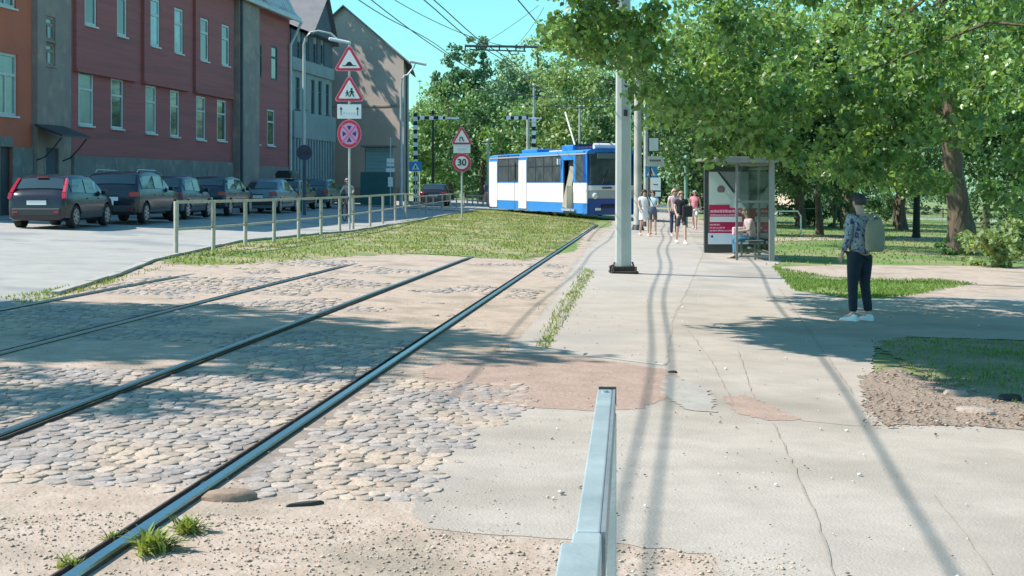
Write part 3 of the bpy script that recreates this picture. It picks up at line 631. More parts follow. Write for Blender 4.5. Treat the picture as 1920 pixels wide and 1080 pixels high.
bush(815, 368, 6, 3.0, 'bush behind the black driving car', ML_mid, 68, 50, 60, .26)
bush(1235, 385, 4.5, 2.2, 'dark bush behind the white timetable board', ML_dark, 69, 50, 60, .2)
# ------------------------------------------------------------------ buildings on the left
M_redwall = mat('dark_red_boarding', (0.42, 0.125, 0.125), (0.35, 0.11, 0.11), scale=1.2, rough=0.85, bump=0.01, bscale=3, stretch=(0.2, 1, 6), c3=(0.30, 0.105, 0.10), s3=0.5, t3=(.5, .7))
M_orange = mat('orange_brown_plaster', (0.60, 0.155, 0.085), (0.50, 0.135, 0.085), scale=0.7, rough=0.9, bump=0.004)
M_greyplaster = mat('grey_plaster', (0.33, 0.27, 0.24), (0.26, 0.215, 0.20), scale=0.9, rough=0.95, bump=0.006, c3=(0.40, 0.30, 0.25), s3=1.6, t3=(.5, .65), detail=9)
M_plinth = mat('plinth_render', (0.24, 0.235, 0.22), (0.19, 0.19, 0.18), scale=1.2, rough=0.95, bump=0.01, c3=(0.30, 0.28, 0.25), s3=2.2, t3=(.55, .65))
M_palewall = mat('pale_green_grey_plaster', (0.30, 0.34, 0.34), (0.25, 0.29, 0.295), scale=0.8, rough=0.9, bump=0.003)
M_slate = mat('slate_blue_cladding', (0.10, 0.12, 0.15), (0.075, 0.09, 0.12), scale=1.2, rough=0.8)
M_gable = mat('beige_gable_plaster', (0.50, 0.415, 0.355), (0.42, 0.35, 0.30), scale=0.35, rough=0.95, bump=0.01, c3=(0.36, 0.305, 0.265), s3=0.22, t3=(.45, .7), detail=10)
M_roofmetal = mat('galvanised_roof_sheet', (0.42, 0.40, 0.39), (0.50, 0.48, 0.47), scale=1.0, rough=0.6, metal=0.1, stretch=(4, .3, .3), c3=(0.30, 0.28, 0.27), s3=.7, t3=(.55, .75))
M_roofdark = mat('dark_roof_sheet', (0.14, 0.14, 0.15), (0.18, 0.17, 0.17), scale=1.5, rough=0.7)
M_frame = mat('window_frame_paint', (0.62, 0.66, 0.64), (0.52, 0.56, 0.55), scale=5, rough=0.6)
M_pane = glassmat('window_pane', (0.045, 0.085, 0.085), 0.05)
M_curtain = mat('pane_with_blind', (0.22, 0.33, 0.31), (0.16, 0.25, 0.25), scale=2, rough=0.15, spec=0.8)
FS = 0.126; FN = math.sqrt(1 + FS * FS); FY0 = 41.0; FTH = math.atan2(1, FS)
def fy(u): return 22.35 / (FS - (u - 960) / FPX)
def fac_base(y): x = -22.35 + FS * y; return Vector((x, y, g(x)))
def wall_grid(mb, L, H, holes, reveal=0.16, z0=-0.4, y0=0.0):
    xs = sorted(set([0, L] + [h[0] for h in holes] + [h[1] for h in holes])); zs = sorted(set([z0, H] + [h[2] for h in holes] + [h[3] for h in holes]))
    for i in range(len(xs) - 1):
        for j in range(len(zs) - 1):
            cx = (xs[i] + xs[i + 1]) / 2; cz = (zs[j] + zs[j + 1]) / 2
            if any(h[0] < cx < h[1] and h[2] < cz < h[3] for h in holes): continue
            mb.add([(xs[i], y0, zs[j]), (xs[i + 1], y0, zs[j]), (xs[i + 1], y0, zs[j + 1]), (xs[i], y0, zs[j + 1])], [(0, 1, 2, 3)])
    for a, b, c, d in holes:
        r = y0 + reveal
        mb.add([(a, y0, c), (a, r, c), (a, r, d), (a, y0, d)], [(0, 1, 2, 3)]); mb.add([(b, y0, c), (b, r, c), (b, r, d), (b, y0, d)], [(3, 2, 1, 0)])
        mb.add([(a, y0, c), (b, y0, c), (b, r, c), (a, r, c)], [(0, 1, 2, 3)]); mb.add([(a, y0, d), (b, y0, d), (b, r, d), (a, r, d)], [(3, 2, 1, 0)])
def shell(mb, L, H, D, z0=-0.4):
    mb.add([(0, 0, z0), (0, D, z0), (0, D, H), (0, 0, H)], [(0, 1, 2, 3)]); mb.add([(L, 0, z0), (L, D, z0), (L, D, H), (L, 0, H)], [(3, 2, 1, 0)])
    mb.add([(0, D, z0), (L, D, z0), (L, D, H), (0, D, H)], [(0, 1, 2, 3)]); mb.add([(0, 0, H), (L, 0, H), (L, D, H), (0, D, H)], [(0, 1, 2, 3)])
def window(parent, a, b, c, d, y=0.10, style='t', pane=None, fm=None, wd=0.07, ledge=True):
    fm = fm or M_frame; fr = MB()
    fr.span((a, y - .04, c), (a + wd, y + .04, d)); fr.span((b - wd, y - .04, c), (b, y + .04, d)); fr.span((a + wd, y - .04, d - wd), (b - wd, y + .04, d)); fr.span((a + wd, y - .04, c), (b - wd, y + .04, c + wd))
    zt = c + (d - c) * .66
    if style in ('t', 'x'): fr.span((a + wd, y - .038, zt - wd / 2), (b - wd, y + .038, zt + wd / 2))
    if style == 'x': xm = (a + b) / 2; fr.span((xm - wd / 2, y - .036, c + wd), (xm + wd / 2, y + .036, zt - wd / 2))
    f = fr.build('window', fm, parent, bevel=0)
    MB().span((a + wd * .5, y + .0, c + wd * .5), (b - wd * .5, y + .012, d - wd * .5)).build('pane', pane or M_pane, f)
    if ledge: MB().span((a - .06, min(-.06, y - .14), c - .07), (b + .06, y - .045, c - .005)).build('sill', fm, f)
    return f
class Fac:
    def __init__(s, name, label, y0, y1, off=0.0, group=None):
        s.y0 = y0; s.b = fac_base(y0); s.b.x += off; s.L = (y1 - y0) * FN; s.o = thing(name, label, 'building', s.b, FTH, group)
    def t(s, u): return (fy(u) - s.y0) * FN
    def z(s, u, v): return CAMH + (V0 - v) * fy(u) / FPX - s.b.z
    def rect(s, ul, ur, vt, vb): um = (ul + ur) / 2; return (s.t(ul), s.t(ur), s.z(um, vb), s.z(um, vt))
# orange house at the left photo edge
f = Fac('orange_house', 'orange brown plastered house with grey base at the left photo edge', 41.0, fy(60) - .02)
holes = [f.rect(-58, -12, 70, 190), f.rect(-6, 33, 99, 216), (f.t(-2), f.t(22), 0.0, 2.55), f.rect(-6, 30, -90, 12), f.rect(-58, -12, -150, -30)]
mb = MB(); wall_grid(mb, f.L, 10.4, holes); shell(mb, f.L, 10.4, 9); mb.build('wall', M_orange, f.o)
zb = f.z(30, 276); pb = MB()
dx0, dx1 = f.t(-2), f.t(22)
pb.span((-.03, -.05, -.4), (dx0, -.003, zb)); pb.span((dx1, -.05, -.4), (f.L, -.003, zb)); pb.span((dx0, -.05, 2.56), (dx1, -.003, zb)); pb.build('base_plaster', M_plinth, f.o)
for i, h in enumerate(holes):
    if i == 2: MB().span((h[0], .08, h[2]), (h[1], .13, h[3])).build('door', M_dark, f.o)
    else: window(f.o, *h, style='x', wd=.09, pane=M_curtain if i == 1 else M_pane)
MB().add([(-.3, -.5, 10.41), (f.L, -.5, 10.41), (f.L, 4.5, 12.6), (-.3, 4.5, 12.6), (-.3, 9.4, 10.41), (f.L, 9.4, 10.41)], [(0, 1, 2, 3), (3, 2, 5, 4)]).build('roof', M_roofdark, f.o)
# grey stair bay with canopy
f = Fac('grey_stair_building', 'narrow grey stained plaster stair bay between the orange and the dark red house', fy(60) + .02, fy(134))
hh = [f.rect(80, 104, 30, 75), f.rect(80, 104, 80, 122), f.rect(78, 110, 300, 420)]
hh[2] = (hh[2][0], hh[2][1], 0.0, 2.3)
mb = MB(); wall_grid(mb, f.L, 10.9, hh); shell(mb, f.L, 10.9, 9); mb.build('wall', M_greyplaster, f.o)
for h in hh[:2]: window(f.o, *h, style='x', fm=M_greyplaster, pane=M_curtain, wd=.09)
MB().span((hh[2][0], .08, 0), (hh[2][1], .13, 2.3)).build('door', M_slate, f.o)
MB().span((f.t(62), -.16, -.4), (f.t(78), -.003, 10.7)).build('pilaster', M_greyplaster, f.o)
zc = f.z(90, 250); c = MB(); x0, x1 = f.t(56), f.t(112)
c.add([(x0, -1.15, zc - .10), (x1, -1.15, zc - .10), (x1, -.165, zc + .28), (x0, -.165, zc + .28), (x0, -1.15, zc - .16), (x1, -1.15, zc - .16), (x1, -.165, zc + .2), (x0, -.165, zc + .2)], [(0, 1, 2, 3), (7, 6, 5, 4), (0, 4, 5, 1), (0, 3, 7, 4), (1, 5, 6, 2)])
cn = c.build('canopy', M_dark, f.o)
c = MB()
for x in (x0 + .15, x1 - .15): c.tube([(x, -.17, zc - .95), (x, -.45, zc - .85), (x, -.8, zc - .5), (x, -1.05, zc - .18)], .025, 6)
c.build('bracket', M_dark, cn)
# dark red house
M_skypane = mat('painted_sky_reflection_pane', (0.30, 0.48, 0.52), (0.12, 0.20, 0.22), scale=.8, rough=.1, spec=.9)  # pale sky reflection painted into the pane's base colour
f = Fac('dark_red_house', 'long dark red boarded two storey house with pale window frames and grey plinth', fy(134) + .02, fy(543))
low = [(147, 174, 133, 235), (208, 230, 148, 241), (273, 292, 161, 250), (319, 335, 170, 256), (368, 384, 181, 262), (407, 423, 188, 264), (474, 486, 199, 270), (501, 514, 206, 273)]
upp = [(153, 175, -52, 48), (214, 232, -40, 68), (277, 294, -2, 87), (322, 338, 16, 100), (371, 386, 35, 114), (411, 425, 47, 123), (481, 491, 82, 144), (508, 520, 86, 151)]
holes = [f.rect(*r) for r in low]; holeu = [f.rect(*r) for r in upp]
zled = f.z(280, 155); H = 10.1
mb = MB(); wall_grid(mb, f.L, H, holes + holeu, reveal=.18); shell(mb, f.L, H, 9); mb.build('wall', M_redwall, f.o)
for i, h in enumerate(holes): window(f.o, *h, y=.045, wd=.08, pane=M_curtain if i in (0, 2) else M_pane)
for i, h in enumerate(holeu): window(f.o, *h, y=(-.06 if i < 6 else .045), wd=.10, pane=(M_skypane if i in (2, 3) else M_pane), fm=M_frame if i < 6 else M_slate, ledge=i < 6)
# boarded upper storey panels standing proud of the wall
for ua, ub in ((137, 250), (265, 349), (362, 434)):
    a, b = f.t(ua), f.t(ub); hs = [h for h in holeu if a < h[0] < b]; pm = MB()
    z0 = zled; xs = [a] + [q for h in hs for q in (h[0] - .02, h[1] + .02)] + [b]
    for k in range(0, len(xs), 2): pm.span((xs[k], -.13, z0), (xs[k + 1], -.003, H - .05))
    for h in hs: pm.span((h[0] - .02, -.13, z0), (h[1] + .02, -.003, h[2] - .075)); pm.span((h[0] - .02, -.13, h[3] + .02), (h[1] + .02, -.003, H - .05))
    pm.span((a - .03, -.20, z0 - .10), (b + .03, -.003, z0 - .003))
    pm.build('upper_boarding', M_redwall, f.o)
zp = f.z(280, 298)
MB().span((-.01, -.10, -.5), (f.t(434), -.003, zp)).span((f.t(476), -.10, -.5), (f.t(538), -.003, f.z(505, 312))).build('plinth', M_plinth, f.o)
MB().span((f.t(436), -.35, -.5), (f.t(474), -.003, H - .01)).build('fire_wall', M_greyplaster, f.o)
MB().tube([(f.t(438), -.42, -.3), (f.t(438), -.42, H)], .07, 8).build('downpipe', M_slate, f.o)
MB().tube([(f.t(541), -.12, -.3), (f.t(541), -.12, H - 1.4), (f.t(545), -.62, H - .1)], .08, 8).build('downpipe', M_frame, f.o)
rf = MB(); a, b = -.0, f.t(476); zz = H
def roofpatch(a, b, zz, ov, rise, dep):
    m = MB(); m.add([(a, -ov, zz + .05), (b, -ov, zz + .05), (b, dep, zz + rise), (a, dep, zz + rise), (a, 9.5, zz + .1), (b, 9.5, zz + .1), (a, -ov, zz - .06), (b, -ov, zz - .06), (b, 9.5, zz), (a, 9.5, zz)],
          [(0, 1, 2, 3), (3, 2, 5, 4), (0, 6, 7, 1), (6, 9, 8, 7), (1, 7, 8, 5, 2), (0, 3, 4, 9, 6)]); 
    n = int((b - a) / .55)
    for k in range(1, n): x = a + (b - a) * k / n; m.bar((x, -ov + .01, zz + .075), (x, dep, zz + rise + .025), .035, .05)
    return m
M_mans = mat('pale_roof_sheet', (0.60, 0.58, 0.57), (0.50, 0.48, 0.47), scale=.8, rough=0.55, c3=(0.40, 0.38, 0.37), s3=.9, t3=(.5, .72), stretch=(1, 1, 3))
m_ = MB(); m_.loft([[(x, a, H + b) for a, b in ((-.62, .0), (-.62, .10), (-.30, .42), (.25, 1.55), (5.0, 2.1), (9.4, .1), (0.0, .02))] for x in (0, f.L + .15)])
for k in range(1, 50): x = (f.L) * k / 50; m_.bar((x, -.60, H + .14), (x, -.29, H + .45), .035, .04); m_.bar((x, -.29, H + .45), (x, .25, H + 1.58), .035, .04)
r1 = r2 = m_.build('roof', M_mans, f.o)
MB().tube([(0, -.62, H - .03), (f.t(545), -.62, H - .08)], .075, 8).build('gutter', M_frame, r1)
MB().span((f.t(476), -.5, H + .1), (f.t(482), -.2, H + 1.2)).build('vent_pipe', M_greyplaster, r2)
# pale grey green house with the slate gable
f = Fac('pale_grey_house', 'pale grey green plastered house with vertical fins and dark slate gable', fy(543) + .05, fy(622))
H = f.z(580, 66); zmid = f.z(580, 128)
rr = [f.rect(554, 562, 145, 205), f.rect(568, 574, 145, 205), f.rect(583, 590, 150, 215), f.rect(597, 603, 152, 215), f.rect(611, 617, 158, 215)]
ru = [f.rect(556, 563, 78, 112), f.rect(570, 577, 78, 114), f.rect(586, 593, 82, 118), f.rect(600, 606, 84, 120)]
zl = f.z(580, 262)
mb = MB(); wall_grid(mb, f.L, H, rr + ru); shell(mb, f.L, H, 10); mb.build('wall', M_palewall, f.o)
for h in rr: window(f.o, *h, wd=.06, fm=M_slate)
for h in ru: window(f.o, *h, wd=.06, fm=M_slate, ledge=False)
xs = [0.02] + [q for h in ru for q in (h[0] - .03, h[1] + .03)] + [f.L - .02]; pm = MB()
for k in range(0, len(xs), 2): MB().span((xs[k], -.06, zmid + .35), (xs[k + 1], -.003, H - .02)).build('slate_cladding', M_slate, f.o)
MB().span((0, -.16, zmid - .35), (f.L, -.003, zmid + .34)).build('string_course', M_palewall, f.o)
pm = MB(); n = 15
for k in range(n): x = .3 + (f.L - .6) * k / (n - 1); pm.span((x - .14, -.22, -.4), (x + .14, -.003, zl))
pm.span((0, -.26, zl + .003), (f.L, -.003, zl + 1.5)); pm.build('fins', M_palewall, f.o)
ga, gb, gp = f.t(573), f.t(619), f.z(603, -4)
MB().prism([(ga, H + .0), (gb, H + .0), ((ga + gb) / 2 + .6, gp)], -.25, 5.5).build('gable', M_slate, f.o)
MB().add([(ga - .35, -.5, H - .2), ((ga + gb) / 2 + .6, -.5, gp + .15), ((ga + gb) / 2 + .6, 6, gp + .15), (ga - .35, 6, H - .2), (gb + .35, -.5, H - .2), (gb + .35, 6, H - .2)], [(0, 1, 2, 3), (1, 4, 5, 2)]).build('gable_roof', M_roofdark, f.o)
MB().add([(-.1, -.45, H + .03), (f.L + .1, -.45, H + .03), (f.L + .1, 5, H + 2.3), (-.1, 5, H + 2.3), (f.L + .1, 10.2, H), (-.1, 10.2, H)], [(0, 1, 2, 3), (3, 2, 4, 5)]).build('roof', M_roofmetal, f.o)
# big beige gable
b0 = at(757, 380, 95); bx = b0.x; GA = R(-24); o = thing('gable_house', 'tall house end wall of beige plaster with sloping roof and long diagonal shadow', 'building', (bx, 95, g(bx)), GA)
Hh = CAMH + (V0 - 108) / FPX * 95 - g(bx); pk = CAMH + (V0 - 14) / FPX * 97 - g(bx); BK = Vector((-.45, 11.0, 0)); BK.rotate(Matrix.Rotation(-GA, 3, 'Z'))
def skew(poly, f0, f1): return [[(a + BK.x * f, BK.y * f, b) for a, b in poly] for f in (f0, f1)]
MB().loft(skew([(-9.4, -.4), (0, -.4), (0, Hh), (-4.6, pk), (-9.4, Hh)], 0, 1)).build('wall', M_gable, o)
MB().loft(skew([(.55, Hh - .40), (-4.6, pk + .14), (-10.0, Hh - .40), (-10.0, Hh - .52), (-4.6, pk + .02), (.55, Hh - .52)], -.03, 1.03)).build('roof', M_roofdark, o)
MB().span((-9.3, -.05, Hh - 3.2), (-.05, -.003, Hh - 3.1)).build('ledge', M_greyplaster, o)
MB().span((-9.3, -.10, -.4), (-.05, -.003, 1.1)).build('plinth', M_greyplaster, o)
MB().tube([(.10, .2, -.3), (.10, .2, Hh - 1.0), (.45, .2, Hh - .5)], .07, 8).build('downpipe', M_slate, o)
o = thing('rear_house', 'house standing behind the pale grey green house and shading the beige gable wall', 'building', (-21.5, 93, g(-21)), 0)
MB().prism([(0, -.5), (7.6, -.5), (7.6, 10.6), (3.8, 12.6), (0, 10.6)], 0, 12).build('wall', M_greyplaster, o); MB().add([(8.0, -.3, 10.5), (3.8, -.3, 12.8), (3.8, 12.3, 12.8), (8.0, 12.3, 10.5), (-.4, -.3, 10.5), (-.4, 12.3, 10.5)], [(0, 1, 2, 3), (1, 4, 5, 2)]).build('roof', M_roofdark, o)
tree('yard_tree', 'tall tree whose green top just shows above the roofs of the pale house', (-15.6, 97.5, g(-15.6)), 13.0, .3, [(-15.4, 97.5, 16.2, 3.6, 3.2, 2.6)], 90, 60, .3, ML_mid, 71)
# low green annex / kiosk before the gable
ka = at(688, 375, 88); kb = at(733, 375, 88); kw = kb.x - ka.x + .3
o = thing('kiosk', 'small dark green kiosk with pale roller shutter before the beige gable wall', 'kiosk', (ka.x - .3, 88, g(ka.x)), 0)
MB().box((kw / 2, 1.0, .85), (kw + .2, 2.0, 2.3)).build('base_panel', mat('teal_panel', (0.02, 0.10, 0.10), (0.025, 0.12, 0.13), scale=2, rough=.5), o)
sh = MB()
for k in range(7): sh.box((kw / 2 + .15, .25, 2.12 + k * .21), (kw - .1, .1 + .05 * (k % 2), .2))
sh.build('shutter', mat('pale_shutter', (0.25, 0.38, 0.37), (0.21, 0.33, 0.33), scale=2, rough=.6), o)
MB().box((kw / 2, 1.1, 2.75), (kw - .3, 1.5, 1.45)).build('body', M_slate, o)
MB().box((kw / 2 + .1, .6, 3.58), (kw + .3, 2.0, .10)).build('roof', M_roofdark, o)
# distant houses in the park
for (u, v, y, W_, H_, lab, m) in ((1548, 384, 150, 6.5, 2.9, 'distant pale pink house behind the bare park stems', mat('pink_plaster', (0.62, 0.47, 0.40), (0.56, 0.43, 0.37), scale=1, rough=.9)),):
    x = (u - 960) / FPX * y; o = thing('park_house', lab, 'building', (x, y, g(x)), R(8), 'distant houses beyond the park')
    MB().prism([(-W_ / 2, -.5), (W_ / 2, -.5), (W_ / 2, H_), (0, H_ + 1.7), (-W_ / 2, H_)], 0, 6).build('wall', m, o)
    MB().add([(W_ / 2 + .3, -.3, H_ - .1), (0, -.3, H_ + 1.85), (0, 6.3, H_ + 1.85), (W_ / 2 + .3, 6.3, H_ - .1), (-W_ / 2 - .3, -.3, H_ - .1), (-W_ / 2 - .3, 6.3, H_ - .1)], [(0, 1, 2, 3), (1, 4, 5, 2)]).build('roof', M_roofdark, o)
    MB().box((0, -.03, 1.7), (.9, .06, 1.2)).build('window', M_pane, o)
# low wall with pale grass strip at the gable foot
wpts = [P(672, 377), P(715, 381), P(762, 385)]
kerb('kerb', [(p.x, p.y) for p in wpts], .3, .22)
gp_ = [(p.x, p.y) for p in PP((668, 376), (770, 384), (772, 378), (668, 371))]
sheet('gable_lawn', gp_, 0.008, M_median)
# ------------------------------------------------------------------ cars
def car(label, uR, y, rz, L, W, H, paint, style='hatch', lights='low', plate=True, group='cars parked along the houses', box=False, name='parked_car', xr=None, rails_=False, hood=None):
    xr = (uR - 960) / FPX * y if xr is None else xr
    cx = xr - W / 2 * math.cos(rz); o = thing(name, label, 'car', (cx, y, g(cx)), rz, group)
    h = W / 2; k = H / 1.45
    if style == 'hatch': S = [(0, .32, .55, .60, .86, .5), (.03, .24, .78, .84, .93, .62), (.10, .22, .90, .97, .97, .70), (.20, .22, .92, 1.02, .98, .74), (.50, .2, .92, 1.36, 1, .74), (.75, .2, .92, 1.43, 1, .76), (1.5, .2, .90, 1.45, 1, .77), (2.2, .2, .88, 1.42, 1, .76), (2.5, .2, .87, 1.36, 1, .75), (3.15, .2, .86, .93, .99, .74), (3.6, .22, .76, .82, .96, .68), (3.88, .26, .60, .66, .90, .6), (3.95, .35, .5, .54, .8, .5)]; rear = (3, 4); ws = (8, 9); L0 = 3.95; side = (4, 8)
    elif style == 'suv': S = [(0, .36, .60, .66, .88, .55), (.03, .28, .84, .90, .95, .7), (.08, .27, .93, 1.0, .98, .78), (.14, .27, .94, 1.06, .98, .80), (.40, .27, .94, 1.36, 1, .80), (.7, .27, .94, 1.42, 1, .80), (1.6, .27, .93, 1.45, 1, .80), (2.5, .27, .92, 1.41, 1, .79), (2.8, .27, .91, 1.35, 1, .77), (3.4, .27, .90, .98, .99, .76), (4.1, .28, .84, .89, .97, .72), (4.38, .32, .66, .72, .92, .62), (4.45, .40, .55, .6, .84, .5)]; rear = (3, 4); ws = (8, 9); L0 = 4.45; side = (4, 8)
    else: S = [(0, .32, .58, .62, .86, .5), (.03, .24, .82, .86, .93, .62), (.10, .22, .92, .965, .96, .70), (.75, .2, .93, .985, .98, .72), (1.3, .2, .92, 1.32, 1, .70), (1.6, .2, .92, 1.41, 1, .73), (2.1, .2, .90, 1.45, 1, .74), (2.7, .2, .89, 1.41, 1, .73), (3.0, .2, .88, 1.34, 1, .72), (3.6, .2, .87, .94, .99, .72), (4.2, .22, .80, .85, .96, .68), (4.5, .28, .62, .68, .9, .6), (4.55, .36, .5, .55, .8, .5)]; rear = (3, 4); ws = (8, 9); L0 = 4.55; side = (4, 8)
    sl = L / L0
    def ring(s):
        yy, zb, zbelt, zt, wl, wt = s; yy *= sl; zb *= k ** .5; zbelt *= k; zt *= k; cab = zt - zbelt > .2 * k
        R_ = [(.0, zb), (h * wl * .80, zb), (h * wl * .97, zb + .07), (h * wl, (zb + zbelt) * .52), (h * wl * .985, zbelt - .05), (h * wl * .955, zbelt)]
        if cab: R_ += [(h * (wt + .03), zt - .07 * k), (h * (wt - .03), zt - .02), (h * wt * .6, zt + .0), (0, zt + .012)]
        else: R_ += [(h * wl * .93, zbelt + (zt - zbelt) * .5), (h * wl * .86, zt - .008), (h * wl * .5, zt + .006), (0, zt + .012)]
        pts = [(a, yy, b) for a, b in R_]; return pts + [(-a, yy, b) for a, b in R_[-2:0:-1]]
    rings = [ring(s) for s in S]; mb = MB(); mb.loft(rings); body = mb.build('body', paint, o, smooth=True)
    wr = .315 * k ** .6; wy = (.72 * sl, (L0 - .78) * sl)
    cut = MB()
    for yy in wy:
        for sx in (-1, 1): cut.tube([(sx * (h * .62), yy, wr), (sx * (h + .3), yy, wr)], wr + .055, 20)
    co = cut.build('wheel_cut', M_black); co.parent = o; bo = body.modifiers.new('arches', 'BOOLEAN'); bo.operation = 'DIFFERENCE'; bo.solver = 'EXACT'; bo.object = co
    bpy.context.view_layer.update(); dg = bpy.context.evaluated_depsgraph_get(); nm = bpy.data.meshes.new_from_object(body.evaluated_get(dg)); body.modifiers.clear(); body.data = nm; bpy.data.objects.remove(co)
    nm.materials.clear(); nm.materials.append(paint)
    def lerp(a, b, t): return tuple(a[i] + (b[i] - a[i]) * t for i in range(3))
    def patch(i, j, u, v, off=(0, 0, 0)): a = lerp(rings[i][j], rings[i][j + 1], v); b = lerp(rings[i + 1][j], rings[i + 1][j + 1], v); q = lerp(a, b, u); return (q[0] + off[0], q[1] + off[1], q[2] + off[2])
    J = 5; nr = len(rings[0])
    for sx in (1, -1):                       # side windows: rear quarter + two doors
        for (i0, u0, i1, u1) in ((4, .02, 5, .95), (6, .05, 6, .98), (7, .05, 8, .0)) if style != 'saloon' else ((4, .4, 5, .9), (6, .05, 6, .95), (7, .05, 8, .0)):
            cols = [(i0, u0)] + [(q, 0.0) for q in range(i0 + 1, i1 + 1)] + ([(i1, u1)] if u1 > 0 else [])
            vs = []
            for (i, u) in cols:
                for v in (.10, .90): p = patch(i, J, u, v, (.012, 0, .004)); vs.append((p[0] * sx, p[1], p[2]))
            n = len(cols); MB().add(vs, [(2 * q, 2 * q + 2, 2 * q + 3, 2 * q + 1) for q in range(n - 1)]).build('side_window', M_carglass, o)
        # front quarter triangle beside the windscreen
        a = patch(8, J, .06, .12, (.012, 0, .002)); b = patch(8, J, .06, .88, (.012, 0, .002)); c_ = patch(8, J, .78, .30, (.010, 0, .006))
        MB().add([(p[0] * sx, p[1], p[2]) for p in (a, b, c_)], [(0, 1, 2)]).build('quarter_window', M_carglass, o)
    for (nm_, (i0, i1), dyz) in (('rear_window', rear, (0, -.012, .012)), ('windscreen', ws, (0, .012, .014))):
        rows = []
        for u in (.12, .5, .93) if nm_ == 'rear_window' else (.04, .5, .90):
            z = [lerp(rings[i0][q], rings[i1][q], u) for q in (7, 8, 9)]; z[0] = lerp(z[0], z[1], .10)
            row = [(-z[0][0], z[0][1], z[0][2]), (-z[1][0], z[1][1], z[1][2]), z[2], z[1], z[0]]; rows.append([(p[0], p[1] + dyz[1], p[2] + dyz[2]) for p in row])
        MB().loft(rows, cap=False, closed=False).build(nm_, M_carglass, o, smooth=True)
    for yy in wy:
        for sx in (-1, 1):
            wh = thing('wheel', None, None, (sx * (h - .11), yy, wr)); wh.parent = o
            MB().loft([[(sx * a, r * math.cos(t), r * math.sin(t)) for t in [2 * math.pi * q / 20 for q in range(20)]] for a, r in ((-.1, wr * .62), (-.1, wr * .95), (-.07, wr), (.07, wr), (.1, wr * .95), (.1, wr * .68))], cap=True).build('tyre', M_rubber, wh, smooth=True)
            rim = MB(); rim.tube([(sx * .098, 0, 0), (sx * .108, 0, 0)], wr * .2, 12)
            for q in range(7): a = 2 * math.pi * q / 7; rim.bar((sx * .104, 0, 0), (sx * .104, math.cos(a) * wr * .64, math.sin(a) * wr * .64), .05, .012, (1, 0, 0))
            rim.loft([[(sx * .107, r * math.cos(t), r * math.sin(t)) for t in [2 * math.pi * q / 20 for q in range(20)]] for r in (wr * .58, wr * .67)], cap=False); rim.build('rim', M_rim, wh)
    zr = .0
    if lights == 'tall':
        for sx in (-1, 1):
            pts = [(sx * (h * .93 - .02), .05, .80 * k), (sx * (h * .93 - .04), .10, .95 * k), (sx * (h * .84), .30 * sl, 1.15 * k), (sx * h * .79, .49 * sl, 1.33 * k)]; lb = MB()
            for q in range(3): lb.bar(pts[q], pts[q + 1], .115 - .02 * q, .08, (0, 1, 0))
            lb.build('tail_light', M_tail, o, bevel=.01)
    else:
        for sx in (-1, 1): MB().box((sx * h * .80, .055, .82 * k), (.30, .12, .15 * k), rz=sx * .28).build('tail_light', M_tail, o, bevel=.02)
    if lights == 'tall': MB().box((0, .44 * sl, 1.375 * k), (.30, .06, .03)).build('brake_light', M_tail, o)
    MB().box((0, -.005, .45 * k ** .5), (W * .80, .09, .20)).build('bumper', M_bumper, o, bevel=.03)
    for sx in (-1, 1): MB().box((sx * h * .68, -.052, .45 * k ** .5), (.12, .012, .05)).build('reflector', M_tail, o)
    if plate: MB().box((0, .005, .70 * k), (.52, .02, .115), rx=-.05).build('number_plate', M_plate, o)
    MB().box((0, .0, .79 * k), (.55, .03, .03)).build('tailgate_handle', M_bumper, o)
    for sx in (-1, 1):
        MB().box((sx * (h + .05), rings[8][0][1] + .25, .97 * k), (.17, .10, .13), rz=-sx * .2).build('mirror', paint, o, bevel=.03)
        for yy in (1.62 * sl, 2.5 * sl): MB().box((sx * (h * .995 + .003), yy, .80 * k), (.03, .16, .025)).build('door_handle', paint, o)
        MB().box((sx * (h * .998), 1.95 * sl, .42 * k), (.02, 1.7 * sl, .05)).build('side_trim', M_bumper, o)
        MB().box((sx * h * .72, (L0 - .13) * sl, .64 * k), (.34, .14, .14), rz=-sx * .35).build('headlight', mat('headlight_lens', (.7, .72, .74), rough=.15), o, bevel=.03)
    MB().tube([(0, .6 * sl, H - .01), (0, .48 * sl, H + .22)], .008, 5).build('aerial', M_dark, o)
    if rails_:
        for sx in (-1, 1): MB().tube([(sx * h * .7, .6, H - .03), (sx * h * .7, .75, H + .05), (sx * h * .68, 2.5, H + .04), (sx * h * .68, 2.65, H - .05)], .018, 6).build('roof_rail', M_rim, o)
    if box:
        bb = MB(); bb.loft([[(x * s_, yy, H + .06 + z) for x, z in ((-.40, 0), (.40, 0), (.42, .18), (.30, .34), (-.30, .34), (-.42, .18))] for yy, s_ in ((.45, .85), (.60, 1), (1.9, 1), (2.35, .6))])
        tag(bb.build('roof_box', M_black, None, smooth=True), 'black roof box mounted on a parked dark car', 'roof box').location = o.location
        bpy.data.objects['roof_box'].rotation_euler = o.rotation_euler
    return o
C_black = mat('car_black_paint', (0.018, 0.016, 0.024), rough=.22, spec=.7); C_navy = mat('car_navy_paint', (0.012, 0.022, 0.045), rough=.22, spec=.7)
C_blue = mat('car_dark_blue_paint', (0.015, 0.035, 0.065), rough=.22, spec=.7); C_silver = mat('car_silver_blue_paint', (0.20, 0.25, 0.28), rough=.3, metal=.3); C_grey = mat('car_grey_paint', (0.05, 0.06, 0.07), rough=.25, spec=.7)
C_teal = mat('car_teal_grey_paint', (0.07, 0.13, 0.14), rough=.25, spec=.7)
RZ = -.055
car('black hatchback with tall red tail lights and white plate, nearest and leftmost parked car', 126, 37.8, RZ, 4.0, 1.62, 1.44, C_black, 'hatch', 'tall')
